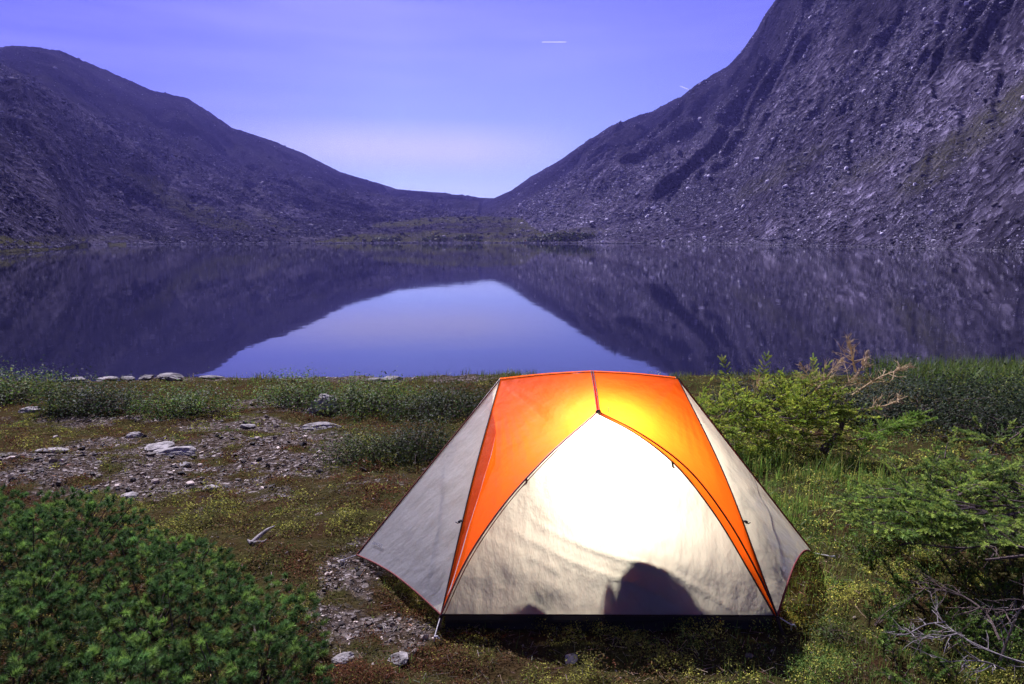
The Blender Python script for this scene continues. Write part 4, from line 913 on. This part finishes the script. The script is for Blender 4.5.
# ------------------------------------------------------------------ sky, sun, haze, contrails
sun = bpy.data.lights.new('sun', 'SUN'); sun.energy = 5.0; sun.angle = R(.5); sun.color = (.90, .84, 1.0)
so = bpy.data.objects.new('sun', sun); COL.objects.link(so)
a = R(SUN_AZ); e_ = R(SUN_EL); sd = Vector((math.sin(a)*math.cos(e_), math.cos(a)*math.cos(e_), math.sin(e_)))
so.rotation_euler = sd.to_track_quat('Z', 'Y').to_euler(); so.location = (0, 0, 50)
w = bpy.data.worlds.new('World'); S.world = w; w.use_nodes = True; nt = w.node_tree; nt.nodes.clear()
out = nt.nodes.new('ShaderNodeOutputWorld'); bg = nt.nodes.new('ShaderNodeBackground'); bg.inputs[1].default_value = .099
sky = nt.nodes.new('ShaderNodeTexSky'); sky.sky_type = 'NISHITA'; sky.sun_disc = False; sky.sun_elevation = R(SUN_EL); sky.sun_rotation = R(SUN_AZ); sky.altitude = 3000; sky.dust_density = .6; sky.ozone_density = 2
tc = nt.nodes.new('ShaderNodeTexCoord'); sp = nt.nodes.new('ShaderNodeSeparateXYZ'); nt.links.new(tc.outputs['Generated'], sp.inputs[0])
tintz = ramp(nt, sp.outputs[2], [(0, (.42, .36, .56)), (.07, (.48, .41, .58)), (.17, (.48, .41, .66)), (.32, (.46, .32, .78)), (1, (.34, .23, .55))])
c = mixc(nt, 1.0, sky.outputs[0], tintz, 'MULTIPLY'); c = mixc(nt, 1.0, c, (1.333, 1.333, 1.333), 'MULTIPLY')
# darker away from the glow behind the pass
mr = N(nt, 'ShaderNodeMapRange'); mr.inputs['From Min'].default_value = -.6; mr.inputs['From Max'].default_value = .7; mr.inputs['To Min'].default_value = .08; mr.inputs['To Max'].default_value = 1.0
nt.links.new(sp.outputs[1], mr.inputs[0]); cb_ = N(nt, 'ShaderNodeCombineColor')
for k in range(3): nt.links.new(mr.outputs[0], cb_.inputs[k])
c = mixc(nt, 1.0, c, cb_.outputs[0], 'MULTIPLY')
xs_ = N(nt, 'ShaderNodeMath', operation='MULTIPLY_ADD'); xs_.inputs[1].default_value = .5; xs_.inputs[2].default_value = .5; nt.links.new(sp.outputs[0], xs_.inputs[0])
c = mixc(nt, 1.0, c, ramp(nt, xs_.outputs[0], [(.12, (.35, .35, .55)), (.27, (.50, .50, .80)), (.42, (1, 1, 1)), (.55, (.97, .97, 1)), (.70, (.75, .72, .9))]), 'MULTIPLY')
# thin streaky cloud
mp = N(nt, 'ShaderNodeMapping'); mp.inputs['Scale'].default_value = (1.1, 1.1, 11); nt.links.new(tc.outputs['Generated'], mp.inputs[0]); cn = ntex(nt, 2.2, 5, .5, mp.outputs[0])
cf = ramp(nt, cn.outputs[0], [(.45, (0, 0, 0)), (.8, (.20, .20, .20))]); bd = ramp(nt, sp.outputs[2], [(.085, (0, 0, 0)), (.118, (.75, .75, .75)), (.13, (.75, .75, .75)), (.165, (0, 0, 0))])
mx_ = ramp(nt, sp.outputs[0], [(0, (.2,)*3), (.02, (1,)*3), (.16, (0,)*3)])
mrx = N(nt, 'ShaderNodeMapRange'); mrx.inputs['From Min'].default_value = .12; mrx.inputs['From Max'].default_value = -.06; nt.links.new(sp.outputs[0], mrx.inputs[0])
mrx2 = N(nt, 'ShaderNodeMapRange'); mrx2.inputs['From Min'].default_value = -.45; mrx2.inputs['From Max'].default_value = -.22; nt.links.new(sp.outputs[0], mrx2.inputs[0])
def mul(a, b):
    m = N(nt, 'ShaderNodeMath', operation='MULTIPLY'); nt.links.new(a, m.inputs[0]); nt.links.new(b, m.inputs[1]); return m.outputs[0]
bandf = mul(mul(bd, mrx.outputs[0]), mrx2.outputs[0]); mxx = N(nt, 'ShaderNodeMath', operation='MAXIMUM'); nt.links.new(cf, mxx.inputs[0]); nt.links.new(bandf, mxx.inputs[1])
c = mixc(nt, mxx.outputs[0], c, (4.4, 4.25, 5.6))
nt.links.new(c, bg.inputs[0]); nt.links.new(bg.outputs[0], out.inputs[0])

cm, cnt, cout = newmat('contrail_vapour'); pb = N(cnt, 'ShaderNodeBsdfTranslucent'); pb.inputs[0].default_value = (.9, .88, .9, 1); tb_ = N(cnt, 'ShaderNodeBsdfTransparent'); mm = N(cnt, 'ShaderNodeMixShader'); mm.inputs[0].default_value = .3
cnt.links.new(tb_.outputs[0], mm.inputs[1]); cnt.links.new(pb.outputs[0], mm.inputs[2]); cnt.links.new(mm.outputs[0], cout.inputs[0])
for (x0, y0, x1, y1, lab) in ((542, 42, 566, 42, 'short white contrail high in the sky above the pass'), (680, 86, 690, 90, 'tiny white contrail just above the right hand ridge')):
    p, q = at_y(x0, y0, 14000), at_y(x1, y1, 14000); v, f = tube(np.array([p+(q-p)*s for s in np.linspace(0, 1, 8)]), 7, 7, 6)
    tag(mesh('contrail', v, f, cm, origin=p), lab, 'contrail', 'contrails')

hz = bpy.data.materials.new('haze_air'); hz.use_nodes = True; hn = hz.node_tree; hn.nodes.clear(); ho = hn.nodes.new('ShaderNodeOutputMaterial'); pv = hn.nodes.new('ShaderNodeVolumePrincipled')
pv.inputs['Color'].default_value = (.30, .28, .95, 1); pv.inputs['Density'].default_value = .00017; pv.inputs['Anisotropy'].default_value = .2; hn.links.new(pv.outputs[0], ho.inputs['Volume'])
x0, x1, y0, y1, z0, z1 = -3600, 3600, -2700, 3600, -40, 640
hv = np.array([(x, y, z) for x in (x0, x1) for y in (y0, y1) for z in (z0, z1)], float)
hf = np.array([(0, 1, 3, 2), (4, 6, 7, 5), (0, 4, 5, 1), (2, 3, 7, 6), (0, 2, 6, 4), (1, 5, 7, 3)])
ho_ = mesh('haze', hv, hf, hz); tag(ho_, 'thin blue violet air over the lake and mountains', 'haze', kind='stuff')
print('Zmax', Z.max(), 'Zmin', Z.min())

# ------------------------------------------------------------------ camera and render
cam = bpy.data.cameras.new('camera'); cam.lens = 24; cam.sensor_width = 36; cam.clip_start = .05; cam.clip_end = 60000
co = bpy.data.objects.new('camera', cam); COL.objects.link(co); co.location = CAM; co.rotation_euler = (R(90)-PITCH, 0, 0); S.camera = co
S.view_settings.view_transform = 'Standard'; S.view_settings.look = 'None'; S.view_settings.exposure = 1.05; S.view_settings.gamma = 1
S.cycles.use_denoising = True; S.cycles.max_bounces = 6; S.cycles.diffuse_bounces = 3; S.cycles.glossy_bounces = 3; S.cycles.transmission_bounces = 4; S.cycles.volume_bounces = 0; S.cycles.transparent_max_bounces = 8
S.cycles.sample_clamp_indirect = 6; S.cycles.caustics_reflective = False; S.cycles.caustics_refractive = False
S.cycles.use_adaptive_sampling = True; S.cycles.adaptive_threshold = .02
